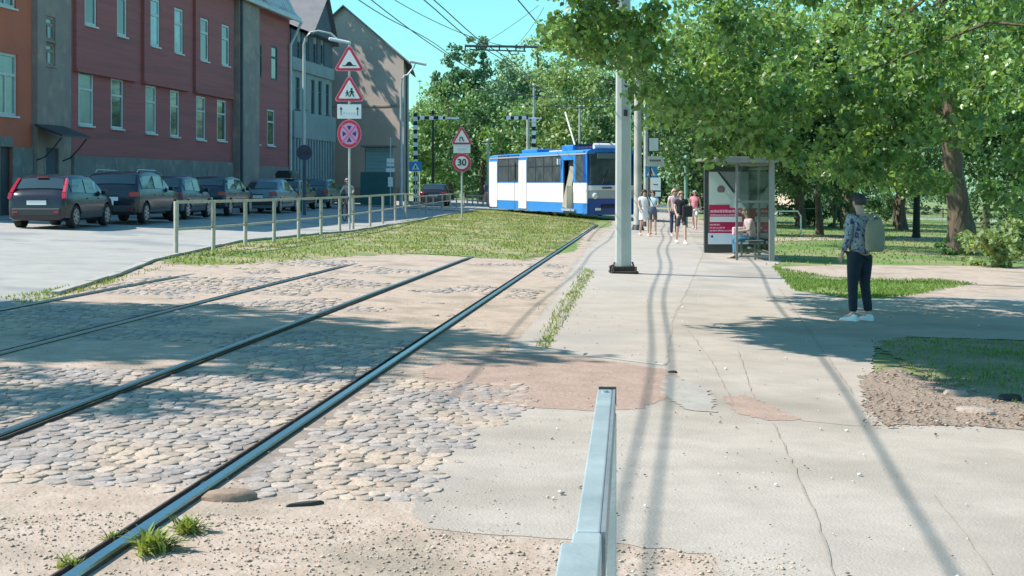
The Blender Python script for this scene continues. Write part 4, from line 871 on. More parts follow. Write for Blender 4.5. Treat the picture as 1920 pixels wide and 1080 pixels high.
car('black sport utility car parked second from the left, wide red tail light', 262, 42.6, RZ, 4.5, 1.80, 1.58, C_black, 'suv', 'low', rails_=True)
car('dark blue hatchback half hidden behind the second parked car', 342, 48.5, RZ - .02, 4.0, 1.66, 1.47, C_blue, 'hatch', 'low')
car('navy estate car with pale framed side windows, fourth in the parked row', 424, 54.0, RZ - .02, 4.4, 1.72, 1.50, C_navy, 'suv', 'low')
car('silver blue saloon car, fifth in the parked row', 520, 60.0, RZ - .02, 4.4, 1.72, 1.46, C_silver, 'saloon', 'low')
car('dark car under a black roof box, sixth in the parked row', 562, 66.0, RZ - .02, 4.3, 1.72, 1.45, C_grey, 'suv', 'low', box=True)
car('teal grey estate car, last in the parked row beside the signpost', 616, 73.0, RZ - .02, 4.4, 1.75, 1.52, C_teal, 'suv', 'low')
car('black hatchback driving away with lit red tail lights beyond the railing', 838, 91.0, -.02, 4.0, 1.74, 1.42, C_black, 'hatch', 'low', name='moving_car', group=None)
# ------------------------------------------------------------------ tram
def tram():
    F = P(1100, 412); Rr = P(918, 394); d = Vector((F.x - Rr.x, F.y - Rr.y, 0)); L = d.length; th = math.atan2(d.y, d.x)
    o = thing('tram', 'blue and white tram car with open front door, standing across the street end', 'tram', (Rr.x, Rr.y, (F.z + Rr.z) / 2), th)
    W = 2.5; H = 3.32; zb = .20   # local x from rear to front, visible side is y = 0, body extends to y = +W (away from viewer is left of travel)
    # direction check: viewer's side must be the local -y or +y side
    sgn = 1
    n = Vector((-math.sin(th), math.cos(th)))     # local +y in the world
    if n.dot(Vector((0.94, 0.33))) < 0: sgn = -1
    def Y(a): return a * sgn
    Mb = mat('tram_blue', (0.03, 0.22, 0.62), (0.045, 0.26, 0.66), scale=3, rough=.35); Md = mat('tram_dark_blue', (0.012, 0.07, 0.34), rough=.4)
    Mw = mat('tram_white', (0.80, 0.79, 0.80), (0.74, 0.73, 0.75), scale=1.2, rough=.4); Ms = mat('tram_silver', (0.45, 0.47, 0.50), rough=.4, metal=.2)
    Mg = mat('tram_window_glass', (0.045, 0.06, 0.065), (0.10, 0.12, 0.125), scale=1.3, rough=.12, spec=.9)
    inner = mat('tram_interior', (0.16, 0.21, 0.22), rough=.8)
    def sx(u):                                     # local x of an image column on the visible side plane
        r = (u - 960) / FPX; dx, dy = math.cos(th), math.sin(th); return (r * Rr.y - Rr.x) / (dx - r * dy)
    zz = lambda u, v: CAMH + (V0 - v) / FPX * (Rr.y + math.sin(th) * sx(u)) - o.location.z
    wins = [(sx(934), sx(972), zz(950, 341), zz(950, 291)), (sx(989), sx(1051), zz(1020, 342), zz(1020, 291))]
    door = (sx(1056), sx(1075), .42, zz(1065, 300)); cabw = (sx(1079), sx(1098), zz(1090, 342), zz(1090, 285))
    holes = wins + [door, cabw]
    zbelt = wins[0][2] - .06; ztop = H
    def part(name, z0, z1, m, y=0.0):
        mb = MB(); hs = [(a, b, max(c, z0), min(d_, z1)) for a, b, c, d_ in holes if d_ > z0 and c < z1]
        xs = sorted(set([0, L] + [q for h in hs for q in h[:2]])); zs = sorted(set([z0, z1] + [q for h in hs for q in h[2:]]))
        for i in range(len(xs) - 1):
            for j in range(len(zs) - 1):
                cx = (xs[i] + xs[i + 1]) / 2; cz = (zs[j] + zs[j + 1]) / 2
                if any(h[0] < cx < h[1] and h[2] < cz < h[3] for h in hs): continue
                mb.span((xs[i], Y(y), zs[j]), (xs[i + 1], Y(y + .06), zs[j + 1]))
        return mb.build(name, m, o)
    zmid = zz(950, 375.5)
    part('blue_upper_side', zbelt, H - .22, Mb); part('white_side_panel', zmid, zbelt - .002, Mw, -.01); part('blue_skirt', zb, zmid - .002, Mb)
    # far side, rear, floor, roof
    MB().span((0, Y(W - .06), zb), (L, Y(W), H - .22)).build('far_side', Mb, o); MB().span((-.06, Y(0), zb), (-.001, Y(W), H - .22)).build('rear_wall', Mw, o)
    MB().span((.05, Y(.07), .78), (L - .1, Y(W - .07), .86)).build('floor', inner, o)
    MB().loft([[(x, Y(a * W), z) for a, z in ((-.005, H - .22), (.02, H - .08), (.10, H), (.9, H), (.98, H - .08), (1.005, H - .22))] for x in (-.08, .3, L - .3, L + .02)]).build('roof', Mb, o)
    MB().span((-.02, Y(-.015), H - .24), (L, Y(-.002), H - .17)).build('gutter_strip', Ms, o)
    # white pillars: rear end and middle door
    for (ua, ub) in ((918.5, 933), (973.5, 988)):
        MB().span((sx(ua), Y(-.045), .30), (sx(ub), Y(-.012), zz(950, 302))).build('white_door_leaf', Mw, o)
    MB().span((sx(981) - .02, Y(-.052), .4), (sx(981) + .02, Y(-.046), 2.6)).build('door_seam', Ms, o)
    for a, b, c, d_ in wins:
        wf = MB(); n_ = 2 if b - a < 4 else 4
        for q in range(n_ + 1): x = a + (b - a) * q / n_; wf.span((x - .03, Y(.0), c), (x + .03, Y(.05), d_))
        wf.span((a, Y(.002), c + (d_ - c) * .58), (b, Y(.045), c + (d_ - c) * .58 + .05)); wf = wf.build('window_frame', M_dark if b - a < 4 else M_dark, o)
        MB().span((a, Y(.02), c), (b, Y(.03), d_)).build('pane', Mg, wf)
    MB().span((cabw[0], Y(.02), cabw[2]), (cabw[1], Y(.03), cabw[3])).build('cab_side_window', Mg, o)
    MB().span((door[0] - .05, Y(.30), door[2]), (door[1] + .1, Y(.35), door[3])).build('door_recess', inner, o)
    fd = MB(); fd.bar((door[0] + .35, Y(-.05), .45), (door[0] + .75, Y(.25), 2.5), .05, .32); fd.span((door[1] - .12, Y(-.35), .42), (door[1] - .04, Y(.1), 1.55)); fd.build('open_door_leaf', mat('beige_door_panel', (.50, .47, .38), rough=.5), o)
    MB().span((door[0], Y(-.12), .30), (door[1] + .4, Y(.4), .40)).build('door_step', Ms, o)
    MB().box((wins[1][1] + .12, Y(-.14), wins[1][2] + 1.05), (.10, .16, .30)).build('wing_mirror', Mw, o)
    # front face leaning slightly, rounded in plan
    def face(name, z0, z1, x0, x1, m, y0=.0, y1=W, dep=.08):
        rows = []
        for z, xx in ((z0, x0), (z1, x1)):
            rows.append([(L + xx - dep * ((2 * t - 1) ** 4) * 3.0, Y(y0 + (y1 - y0) * t), z) for t in (0, .08, .25, .5, .75, .92, 1)])
        back = [[(L - .5, p[1], p[2]) for p in r] for r in rows]
        mb = MB(); n = 7; mb.add(rows[0] + rows[1] + back[0] + back[1], [(k, k + 1, n + k + 1, n + k) for k in range(6)] + [(n + k, n + k + 1, 3 * n + k + 1, 3 * n + k) for k in range(6)] + [(k + 1, k, 2 * n + k, 2 * n + k + 1) for k in range(6)] + [(0, n, 3 * n, 2 * n), (n - 1, 2 * n - 1, 4 * n - 1, 3 * n - 1)])
        return mb.build(name, m, o, smooth=True)
    zw0, zw1 = zz(1125, 347), zz(1125, 283)
    face('front_skirt', .14, .94, .06, .17, Md); face('front_panel', .943, zw0 - .26, .172, .20, mat('front_grey', (.38, .41, .45), rough=.4)); face('front_silver_band', zw0 - .257, zw0 - .02, .20, .21, Mw)
    face('windscreen_surround', zw0 - .017, zw1 + .02, .20, .02, Md); face('front_cap', zw1 + .023, H - .05, .02, -.1, Mb)
    ws_ = face('windscreen', zw0 + .04, zw1 - .03, .215, .05, Mg, .14, W - .14, .03)
    MB().box((L + .14, Y(W / 2), zw1 - .2), (.03, 1.5, .26), ry=-.12).build('destination_display', mat('display_face', (.16, .19, .18), rough=.3), ws_)
    for yy in (.7, 1.6): MB().bar((L + .255, Y(yy), zw0 + .05), (L + .17, Y(yy + .35), zw0 + .75), .03, .02).build('wiper', M_black, ws_)
    MB().box((L + .26, Y(.95), zw0 - .14), (.03, .5, .07)).build('name_strip', M_dark, o)
    for yy in (.38, W - .38): MB().sphere((L + .17, Y(yy), zmid + .35), (.07, .15, .15)).build('headlight', mat('headlight_lens', (.7, .72, .74), rough=.15), o, smooth=True)
    MB().box((L + .15, Y(W / 2), .55), (.2, 1.1, .16)).build('coupler_cover', M_black, o, bevel=.03)
    MB().box((L + .1, Y(.55), .42), (.1, .25, .12)).build('fog_light', Mw, o)
    # bogies and underframe
    for x in (sx(955), sx(1040)):
        bg_ = MB()
        bg_.span((x - 1.4, Y(.12), .28), (x + 1.4, Y(.30), .52)); bg_.span((x - 1.4, Y(W - .3), .28), (x + 1.4, Y(W - .12), .52)); b_ = bg_.build('bogie', M_dark, o)
        for dx_ in (-.95, .95):
            for yy in (.4, W - .4): MB().tube([(x + dx_, Y(yy - .06), .34), (x + dx_, Y(yy + .06), .34)], .34, 18).build('wheel', mat('steel_wheel', (.30, .26, .20), rough=.5, metal=.4), b_, smooth=True)
    MB().span((.4, Y(.35), .35), (L - .4, Y(W - .35), .77)).build('underframe', M_black, o)
    # roof equipment
    for (ua, ub, h_, m, nm) in ((962, 990, .22, Mb, 'roof_fairing'), (1036, 1056, .30, Mb, 'roof_fairing'), (1095, 1122, .24, mat('roof_unit_grey', (.10, .16, .20), rough=.6), 'roof_unit')):
        MB().span((sx(ua) if ua < 1100 else L - 1.6, Y(.5), H), (sx(ub) if ub < 1100 else L - .3, Y(W - .5), H + h_)).build(nm, m, o, bevel=.05)
    pp = MB(); xa, xb = sx(1056), sx(1092)
    for yy in (.75, W - .75): pp.bar((xa, Y(yy), H + .14), (xb, Y(yy), H + .14), .06, .1)
    for q in range(6): x = xa + (xb - xa) * q / 5; pp.bar((x, Y(.6), H + .28), (x, Y(W - .6), H + .28), .07, .07)
    pp.bar((xa + .2, Y(1.25), H + .3), (xb + .4, Y(1.25), H + .42), .08, .06); pp.build('folded_pantograph', M_dark, o)
    MB().tube([(sx(1036), Y(W / 2), H + .28), (sx(1018), Y(W / 2), H + 2.1)], .05, 6).build('pantograph_pole', mat('pale_pole', (.55, .60, .50), rough=.5), o)
    hl = MB(); hl.tube([(L - .35, Y(.5), H + .16), (L - .35, Y(W - .3), H + .16)], .14, 12); hl.build('roof_display', Mw, o, smooth=True)
    MB().span((sx(1000), Y(.9), H), (sx(1030), Y(1.6), H + .10)).build('roof_vent', mat('pale_vent', (.6, .6, .5), rough=.6), o)
    # seats seen through the windows
    st = MB()
    for x in np.arange(1.2, door[0] - 1.0, .9):
        st.box((x, Y(.5), 1.35), (.08, .45, .95)); st.box((x + .2, Y(.5), 1.2), (.45, .45, .1))
    st.build('seats', mat('seat_cover', (.10, .07, .08), rough=.9), o)
tram()
# ------------------------------------------------------------------ poles, wires, lamps
def hpole(u, vb, z_top, half, label, yov=None):      # rolled steel channel pole
    p = P(u, vb) if yov is None else Vector(((u - 960) / FPX * yov, yov, g((u - 960) / FPX * yov)))
    return p
p = P(1169, 513); o = thing('tram_wire_pole', 'big grey steel box pole on the platform edge, nearest and thickest pole', 'pole', p, R(4), 'tram wire poles')
MB().loft([[(a * s_, b * s_, z) for a, b in ((-.145, -.11), (-.06, -.135), (.11, -.11), (.145, -.05), (.145, .12), (-.145, .12))] for z, s_ in ((0, 1.0), (8.4, .82))]).build('shaft', M_galvpole, o)
MB().box((0, 0, .03), (.52, .44, .05)).box((0, -.0, .10), (.38, .32, .09)).build('base_plate', M_railrust, o, bevel=.01)
for a in (-1, 1):
    for b in (-1, 1): MB().tube([(a * .21, b * .17, .04), (a * .21, b * .17, .14)], .022, 6).build('anchor_bolt', M_railrust, o)
    MB().bar((a * .17, 0, .22), (a * .22, 0, .06), .10, .02).build('gusset', M_railrust, o)
MB().box((.02, -.135, 3.05), (.07, .05, .12)).box((.12, -.08, 3.4), (.09, .08, .16)).build('cable_clip', M_dark, o)
MB().tube([(-.26, -.12, .02), (-.28, -.16, .15), (-.2, -.18, .18)], .02, 6).build('cable_stub', M_railrust, o)
for (u, v, r_, H_, lab) in ((1196, 432, .16, 7.0, 'second wire pole, round and pale, just right of the big pole'), (1211, 425, .10, 7.2, 'thin round pole right behind the second wire pole'), (1158, 420, .07, 6.6, 'slender pole left of the big pole, above the tram roof')):
    p = P(u, v); o = thing('tram_wire_pole', lab, 'pole', p, 0, 'tram wire poles')
    MB().tube([(0, 0, 0), (0, 0, H_)], [r_, r_ * .8], 14).build('shaft', M_conc if r_ > .12 else M_galvpole, o, smooth=True)
    MB().tube([(0, 0, 0), (0, 0, .22)], [r_ * 1.6, r_ * 1.15], 14).build('base_plate', M_dark, o)
    MB().tube([(0, 0, H_ * .95), (-.9, 0, H_ * .98)], .03, 6).build('bracket', M_dark, o)
def thinpole(u, y, vt, r_, label, m=M_galvpole):
    q = at(u, 300, y); zt = CAMH + (V0 - vt) / FPX * y - g(q.x)
    o = thing('utility_pole', label, 'pole', (q.x, y, g(q.x)), 0, 'distant utility poles')
    MB().tube([(0, 0, 0), (0, 0, zt)], [r_, r_ * .7], 10).build('shaft', m, o, smooth=True); MB().sphere((0, 0, zt), r_ * 1.3, 8, 6).build('cap', m, o)
    MB().box((0, 0, zt - .12), (r_ * 7, .07, .07)).build('crossarm', M_dark, o)
    return o
thinpole(1001, 96, 160, .10, 'distant pole rising behind the right striped gate'); thinpole(1087, 104, 200, .11, 'distant pole rising above the tram roof unit')
thinpole(915, 100, 264, .12, 'short distant pole just left of the tram rear'); thinpole(812, 106, 210, .10, 'dark distant pole inside the left striped gate', M_dark)
thinpole(787, 140, 150, .06, 'faint antenna mast right of the gable house'); thinpole(1286, 62, 296, .09, 'green post behind the walking people', mat('green_post', (.18, .34, .28), rough=.6))
# overhead wires
def wire(name, pts, r_, label, group='overhead tram wires', n=8):
    o = MB().tube(pts, r_, 6).build(name, M_wire, smooth=True); return tag(o, label, 'wire', group)
def lin(x10, slope, z, y0=-4, y1=78, sag=.12):
    return [(x10 + slope * (y - 10), y, z - sag * math.sin((y - y0) / 17 * math.pi) ** 2) for y in np.linspace(y0, y1, 50)]
wire('overhead_wire', lin(-4.13, .105, 5.62), .013, 'left wire of the close pair running towards the bracket')
wire('overhead_wire', lin(-3.96, .107, 5.62), .013, 'right wire of the close pair running towards the bracket')
wire('overhead_wire', lin(-2.70, .128, 5.75), .015, 'contact wire over the nearer tram track')
wire('overhead_wire', lin(-5.9, .10, 6.0, 10, 92), .012, 'contact wire over the farther tram track')
def w2(a, b, r_, label, sag=.3):
    pts = [a.lerp(b, k / 14) - Vector((0, 0, sag * 4 * (k / 14) * (1 - k / 14))) for k in range(15)]; wire('span_wire', pts, r_, label, 'span wires')
w2(at(690, -5, 42), at(946, 158, 80), .016, 'span wire slanting down across the open sky right of the gable')
w2(at(740, 0, 46), at(985, 92, 62), .012, 'thin span wire from the upper left towards the bracket')
w2(at(1010, 10, 60), at(890, 90, 62), .010, 'thin wire sloping to the left end of the bracket', .1)
w2(at(1020, 14, 58), at(968, 86, 62), .010, 'thin steep wire down to the middle of the bracket', .1)
w2(at(880, 168, 92), at(1180, 185, 92), .022, 'far span wire crossing before the background trees', .2)
w2(at(940, 196, 100), at(1180, 198, 100), .02, 'lower far span wire crossing above the tram', .1)
# cantilever bracket reaching over the track
yb = 62; a = at(872, 86, yb); b = at(1045, 90, yb); o = thing('wire_bracket', 'slender twin tube bracket arm holding the overhead wires against the sky', 'bracket', (a.x, yb, a.z))
Lb = b.x - a.x; db = b.z - a.z
MB().tube([(0, 0, 0), (Lb + 2.4, 0, db)], .055, 6).build('upper_tube', M_wire, o); MB().tube([(.2, 0, -.16), (Lb * .66, 0, db - .14)], .03, 6).build('lower_tube', M_wire, o)
for f_ in (.0, .12, .37, .55, .64): MB().tube([(Lb * f_ + .02, 0, .06), (Lb * f_, 0, -.22)], .035, 6).build('insulator', M_dark, o)
MB().tube([(Lb * .45, 0, -.1), (Lb * .5, 0, -.38), (Lb * .58, 0, -.35), (Lb * .60, 0, -.05)], .025, 6).build('steady_arm', M_wire, o)
# street lamps
def lamp(u, y, vtop, ulamp, vl, label, side=1):
    q = at(u, 300, y); x = q.x; zt = CAMH + (V0 - vtop) / FPX * y - g(x); o = thing('street_lamp', label, 'street lamp', (x, y, g(x)), 0, 'street lamps')
    q2 = at(ulamp, vl, y); dx_ = q2.x - x; dz = q2.z - g(x)
    MB().tube([(0, 0, 0), (0, 0, 1.2), (0, 0, zt * .93)], [.11, .085, .065], 12).build('post', M_galvpole, o, smooth=True)
    arm = [(0, 0, zt * .925), (dx_ * .04, 0, zt * .96), (dx_ * .16, 0, zt * .99), (dx_ * .4, 0, zt), (dx_ * .75, 0, (zt + dz + .1) / 2 + .05), (dx_ * .92, 0, dz + .10)]
    MB().tube(arm, .05, 8).build('arm', M_galvpole, o, smooth=True)
    hd = MB(); hd.box((dx_, 0, dz), (.95, .30, .15), ry=.20); hd.build('lamp_head', mat('lamp_head_white', (.72, .75, .77), rough=.35), o, bevel=.05)
lamp(570, 62, 58, 637, 77, 'street lamp on a thin post before the pale house, arm reaching right above the signs')
lamp(752, 80, 140, 784, 118, 'tall white street lamp post before the beige gable wall')
# ------------------------------------------------------------------ traffic signs
def tri(r, rr=.12):
    pts = []
    for k in range(3):
        a = math.pi / 2 + k * 2 * math.pi / 3; c = Vector((math.cos(a), math.sin(a))) * r * (1 - rr * 2)
        for q in range(-3, 4): b_ = a + q * math.pi / 9; pts.append((c.x + math.cos(b_) * r * rr * 1.2, c.y + math.sin(b_) * r * rr * 1.2))
    return pts
def circ(r, n=40): return [(r * math.cos(2 * math.pi * k / n), r * math.sin(2 * math.pi * k / n)) for k in range(n)]
def off(poly, x, z): return [(a + x, b + z) for a, b in poly]
def figure(mb, x, z, s_, y0, y1):            # small walking figure
    mb.prism(off(circ(.13 * s_, 12), x, z + .92 * s_), y0, y1)
    mb.prism([(x + a * s_, z + b * s_) for a, b in ((-.14, .76), (.12, .78), (.16, .45), (.34, .02), (.20, 0), (.03, .36), (-.16, .0), (-.30, .03), (-.10, .44))], y0, y1)
    mb.prism([(x + a * s_, z + b * s_) for a, b in ((.11, .76), (.34, .48), (.27, .44), (.08, .62))], y0 - .0005, y1)
    mb.prism([(x + a * s_, z + b * s_) for a, b in ((-.13, .76), (-.33, .50), (-.27, .46), (-.10, .62))], y0 - .0007, y1)
def tri_sign(o, z, r, sym):
    t = MB().prism(off(tri(r), 0, z), -.012, .0).build('warning_triangle', M_signrim, o)
    MB().prism(off(tri(r * .93), 0, z), -.016, -.0125).build('red_border', M_signr, t)
    MB().prism(off(tri(r * .70, .05), 0, z), -.020, -.0165).build('white_field', M_signw, t)
    mb = MB(); y0, y1 = -.024, -.0205
    if sym == 'hump': mb.prism([(a * r, z + b * r) for a, b in ((-.40, -.24), (-.40, -.20), (-.22, -.19), (-.10, -.03), (0, .02), (.10, -.03), (.22, -.19), (.40, -.20), (.40, -.24))], y0, y1)
    elif sym == 'kids': figure(mb, -.12 * r, z - .24 * r, .34 * r, y0, y1); figure(mb, .13 * r, z - .26 * r, .48 * r, y0, y1)
    else:
        mb.prism([(a * r, z + b * r) for a, b in ((-.20, -.26), (-.20, .02), (-.12, .12), (.02, .12), (.10, .02), (.10, -.05), (.20, -.26), (.12, -.28), (.0, -.06), (.0, .0), (-.02, .04), (-.10, .04), (-.12, 0), (-.12, -.26))], y0, y1)
    mb.build('symbol', M_black, t)
def sign_pole(u, y, label, H, name='traffic_sign', m=M_galvpole, r_=.035):
    x = (u - 960) / FPX * y; o = thing(name, label, 'traffic sign', (x, y, g(x)), math.atan2(-x, y) * 0, 'traffic signs'); MB().tube([(0, .04, 0), (0, .04, H)], r_, 10).build('post', m, o, smooth=True); return o
y = 44.0; S_ = y / FPX; zg = lambda v, x: CAMH + (V0 - v) * S_ - g(x); x = (655 - 960) * S_
o = sign_pole(655, y, 'tall signpost with two red triangles, white arrow plate and faded no stopping disc', zg(84, x))
tri_sign(o, zg(116, x), 33 * S_, 'hump'); tri_sign(o, zg(173, x), 33 * S_, 'kids')
pl = MB().box((0, -.006, zg(209, x)), (45 * S_, .012, 27 * S_)).build('distance_plate', M_signw, o, bevel=.01)
mb = MB()
for sx in (-1, 1):
    cx = sx * 15.5 * S_; cz = zg(209, x); mb.span((cx - .012, -.018, cz - .12), (cx + .012, -.0125, cz + .10)); mb.prism([(cx - .045, cz + .06), (cx + .045, cz + .06), (cx, cz + .15)], -.019, -.013)
mb.build('arrow', M_dark, pl)
mb = MB(); cz = zg(212, x)
for k in range(5): mb.box((-.16 + k * .08, -.014, cz), (.045, .004, .05))
mb.build('faint_figures', mat('faint_grey', (.60, .62, .68), rough=.5), pl)
cz = zg(251, x); rr = 27 * S_; rx = 22.5 / 27
def ell(r): return [(a * rx, b + cz) for a, b in circ(r)]
d_ = MB().prism(ell(rr), -.012, 0).build('no_stopping_disc', M_signrim, o); MB().prism(ell(rr * .95), -.016, -.0125).build('red_ring', M_signr, d_); MB().prism(ell(rr * .74), -.020, -.0165).build('faded_field', M_signpink, d_)
bb = MB()
for sg in (-1, 1): bb.bar((-.62 * rr * rx, -.0225, cz + sg * .62 * rr), (.62 * rr * rx, -.0225 - .001 * sg, cz - sg * .62 * rr), .055, .003, (0, 1, 0)) if sg == 1 else bb.bar((-.60 * rr * rx, -.0238, cz - .60 * rr), (.60 * rr * rx, -.0238, cz + .60 * rr), .055, .003, (0, 1, 0))
bb.build('crossed_bars', mat('faded_red_bar', (.72, .16, .30), rough=.4), d_)
bk = MB()
for a_ in range(4):
    t_ = a_ * math.pi / 2; c_, s2 = math.cos(t_), math.sin(t_); tri_ = [(-.20, .56), (.20, .56), (0, .22)]; bk.prism([((p_[0] * c_ - p_[1] * s2) * rr * rx, cz + (p_[0] * s2 + p_[1] * c_) * rr) for p_ in tri_], -.0268, -.0255)
bk.build('dark_wedges', mat('faded_navy', (.06, .04, .12), rough=.5), d_)
y = 66.0; S_ = y / FPX; x = (866 - 960) * S_
o = sign_pole(866, y, 'lower signpost left of the tram with red triangle, white plate and speed limit 30', zg(240, x), r_=.045)
tri_sign(o, zg(259, x), 23 * S_, 'bend')
pl = MB().box((0, -.006, zg(279, x)), (32 * S_, .012, 16 * S_)).build('white_plate', M_signw, o); mb = MB()
for k in range(5): mb.box((-.16 + k * .08, -.014, zg(279, x)), (.05, .004, .07))
mb.build('faint_figures', mat('faint_grey', (.60, .62, .68), rough=.5), pl)
cz = zg(305, x); d_ = MB().prism(off(circ(17.5 * S_), 0, cz), -.012, 0).build('speed_disc', M_signrim, o); MB().prism(off(circ(16.6 * S_), 0, cz), -.016, -.0125).build('red_ring', M_signr, d_); MB().prism(off(circ(12 * S_), 0, cz), -.020, -.0165).build('white_field', M_signw, d_)
text_obj('speed_number', '30', .42, M_dark, d_, (0, -.022, cz), bold=.012)
y = 60.0; S_ = y / FPX; x = (570 - 960) * S_                        # back of a round sign
o = sign_pole(571, y, 'dark back of a round sign on a dark post before the pale house', zg(272, x), m=M_slate, r_=.07)
d_ = MB().prism(off(circ(14.5 * S_), 0, zg(286, x)), -.03, 0).build('round_disc', mat('sign_back_violet', (.07, .06, .10), rough=.6), o); MB().box((0, -.045, zg(286, x)), (.5, .02, .05)).build('clamp', M_dark, d_)
def crossing(u, v, y, s_, label, bw=1.0):
    S_ = y / FPX; x = (u - 960) * S_; o = sign_pole(u, y, label, CAMH + (V0 - v + s_ * .6) * S_ - g(x)); cz = CAMH + (V0 - v) * S_ - g(x); h = s_ * S_ / 2
    q = MB().box((0, -.006, cz), (2 * h * bw, .012, 2 * h)).build('blue_panel', M_signb, o); MB().prism([(-.75 * h, cz - .65 * h), (.75 * h, cz - .65 * h), (0, cz + .75 * h)], -.018, -.0125).build('white_triangle', M_signw, q)
    m_ = MB(); figure(m_, 0, cz - .6 * h, .85 * h, -.024, -.0185); m_.build('walking_figure', M_black, q); return o
crossing(779, 312, 86, 18, 'blue pedestrian crossing sign at the foot of the left striped gate', 1.35)
oc = crossing(1221, 322, 58, 22, 'blue pedestrian crossing sign above the white timetable board')
x = (732 - 960) / FPX * 82; o = sign_pole(732, 82, 'small post with white information plates before the kiosk', 4.0)
S_ = 82 / FPX; 
for k, (v, w_, h_) in enumerate(((301, 14, 8), (309, 14, 5), (319, 16, 7), (341, 9, 18))): MB().box((.0, -.01, zg(v, x) if False else CAMH + (V0 - v) * S_ - g(x)), (w_ * S_, .02, h_ * S_)).build('info_plate', M_signw, o)
# tram stop signs
y = 52.0; S_ = y / FPX; x = (1219 - 960) * S_; Z = lambda v: CAMH + (V0 - v) * S_ - g(x)
o = thing('tram_stop_sign', 'tram stop post with framed panel, grey roof shaped plate and white timetable', 'stop sign', (x, y, g(x)), 0)
MB().tube([(0, .05, 0), (0, .05, Z(256))], .05, 10).build('post', M_dark, o, smooth=True)
q = MB().box((.13, 0, Z(271)), (22 * S_, .05, 28 * S_)).build('panel_frame', M_dark, o); MB().box((.13, -.03, Z(271)), (17 * S_, .012, 24 * S_)).build('panel_face', mat('panel_pale', (.50, .58, .58), (.40, .50, .48), scale=3, rough=.4), q)
q = MB().prism([(-6 * S_, Z(312)), (28 * S_, Z(312)), (22 * S_, Z(293)), (-4 * S_, Z(293))], -.03, .0).build('name_plate', mat('plate_beige', (.40, .42, .37), rough=.6), o); mb = MB()
for k in range(6): mb.box(((0 + k * 3.6) * S_, -.034, Z(301)), (.05, .006, .07))
mb.build('faint_letters', M_dark, q)
q = MB().box((10 * S_, -.04, Z(345)), (19 * S_, .03, 24 * S_)).build('timetable', M_signw, o); MB().box((10 * S_, -.058, Z(346)), (9 * S_, .004, .03)).build('printed_line', M_dark, q)
MB().box((12 * S_, -.04, Z(364)), (15 * S_, .03, 9 * S_)).build('small_notice', M_signw, o)
# striped clearance gates
def gate(u, y, vt, va, uarm0, uarm1, label, pu=None):
    S_ = y / FPX; x = (u - 960) * S_; Z = lambda v: CAMH + (V0 - v) * S_ - g(x); o = thing('striped_gate', label, 'clearance gate', (x, y, g(x)), 0, 'black and white striped clearance gates')
    zt = Z(vt); b_ = MB().box((0, 0, zt / 2), (.24, .16, zt)).build('post', M_black, o); mb = MB(); n = int(zt / .52)
    for k in range(n + 1): mb.box((0, 0, min(zt - .13, .15 + k * .52)), (.262, .182, .27))
    mb.build('white_bands', M_signw, b_)
    a0, a1 = (uarm0 - u) * S_, (uarm1 - u) * S_; za = Z(va); am = MB().box(((a0 + a1) / 2, 0, za), (a1 - a0, .14, .20)).build('arm', M_black, o); mb = MB(); L_ = a1 - a0; n = max(3, int(L_ / .52))
    for k in range(n): mb.box((a0 + (k + .5) * L_ / n, 0, za), (.27, .162, .222))
    mb.build('white_bands', M_signw, am)
    tip = uarm1 + 26 if uarm0 <= u + 6 else uarm0 - 26
    xa, xb = ((uarm1 - u) * S_, (tip - u) * S_) if uarm0 <= u + 6 else ((tip - u) * S_, (uarm0 - u) * S_)
    MB().box(((xa + xb) / 2, 0, za - .02), (xb - xa, .10, .10)).build('arm_tip', M_signw, am)
    MB().box((0, 0, .1), (.6, .6, .24)).build('foot', M_kerb, o, bevel=.02)
    if pu: xx = (pu - u) * S_; MB().tube([(xx, .3, 0), (xx, .3, zt + .1)], .10, 10).build('side_post', M_galvpole, o)
gate(779, 88, 212, 221, 783, 835, 'left striped clearance gate before the gable house corner')
gate(1001, 90, 222, 221, 946, 990, 'right striped clearance gate rising behind the tram', pu=990)
# ------------------------------------------------------------------ railings
bases = [(330, 478), (400, 470.5), (460, 462.5), (514, 455), (560, 448), (602, 442), (637, 436), (662, 431.5), (694, 425), (718, 419.5), (741, 414), (761, 410), (785, 404.5), (799, 401), (812, 398.5), (829, 395), (844, 392), (856, 389.8), (870, 387.5)]
o = thing('guard_railing', 'long pale steel railing between the car road and the grassy median', 'railing', P(330, 478)); o0 = o.location.copy()
pts = [P(u, v) - o0 for u, v in bases]
hs = [1.06 if i < 12 else .90 for i in range(len(pts))]
for i, p in enumerate(pts): MB().tube([p - Vector((0, 0, .1)), p + Vector((0, 0, hs[i]))], .045, 10).build('post', M_fence, o, smooth=True)
for i in range(len(pts) - 1):
    a, b = pts[i], pts[i + 1]; d = (b - a); L_ = d.length; dn = d.normalized(); s0 = a + dn * .075; s1 = b - dn * .075; hz = hs[i] - .02; h2 = hs[i + 1] - .02; mb = MB()
    lo = .50
    mb.bar(s0 + Vector((0, 0, hz)), s1 + Vector((0, 0, h2)), .05, .06); mb.bar(s0 + Vector((0, 0, lo)), s1 + Vector((0, 0, lo)), .045, .045)
    mb.bar(s0 + Vector((0, 0, lo - .017)), s0 + Vector((0, 0, hz - .026)), .04, .04); mb.bar(s1 + Vector((0, 0, lo - .017)), s1 + Vector((0, 0, h2 - .026)), .04, .04)
    for q, hq in ((a, hz), (b, h2)):
        s_ = dn if q is a else -dn
        for zz_ in (lo + .05, hq - .08): mb.bar(q + s_ * .02 + Vector((0, 0, zz_)), q + s_ * .09 + Vector((0, 0, zz_)), .03, .05)
    mb.build('frame_panel', M_fence, o)
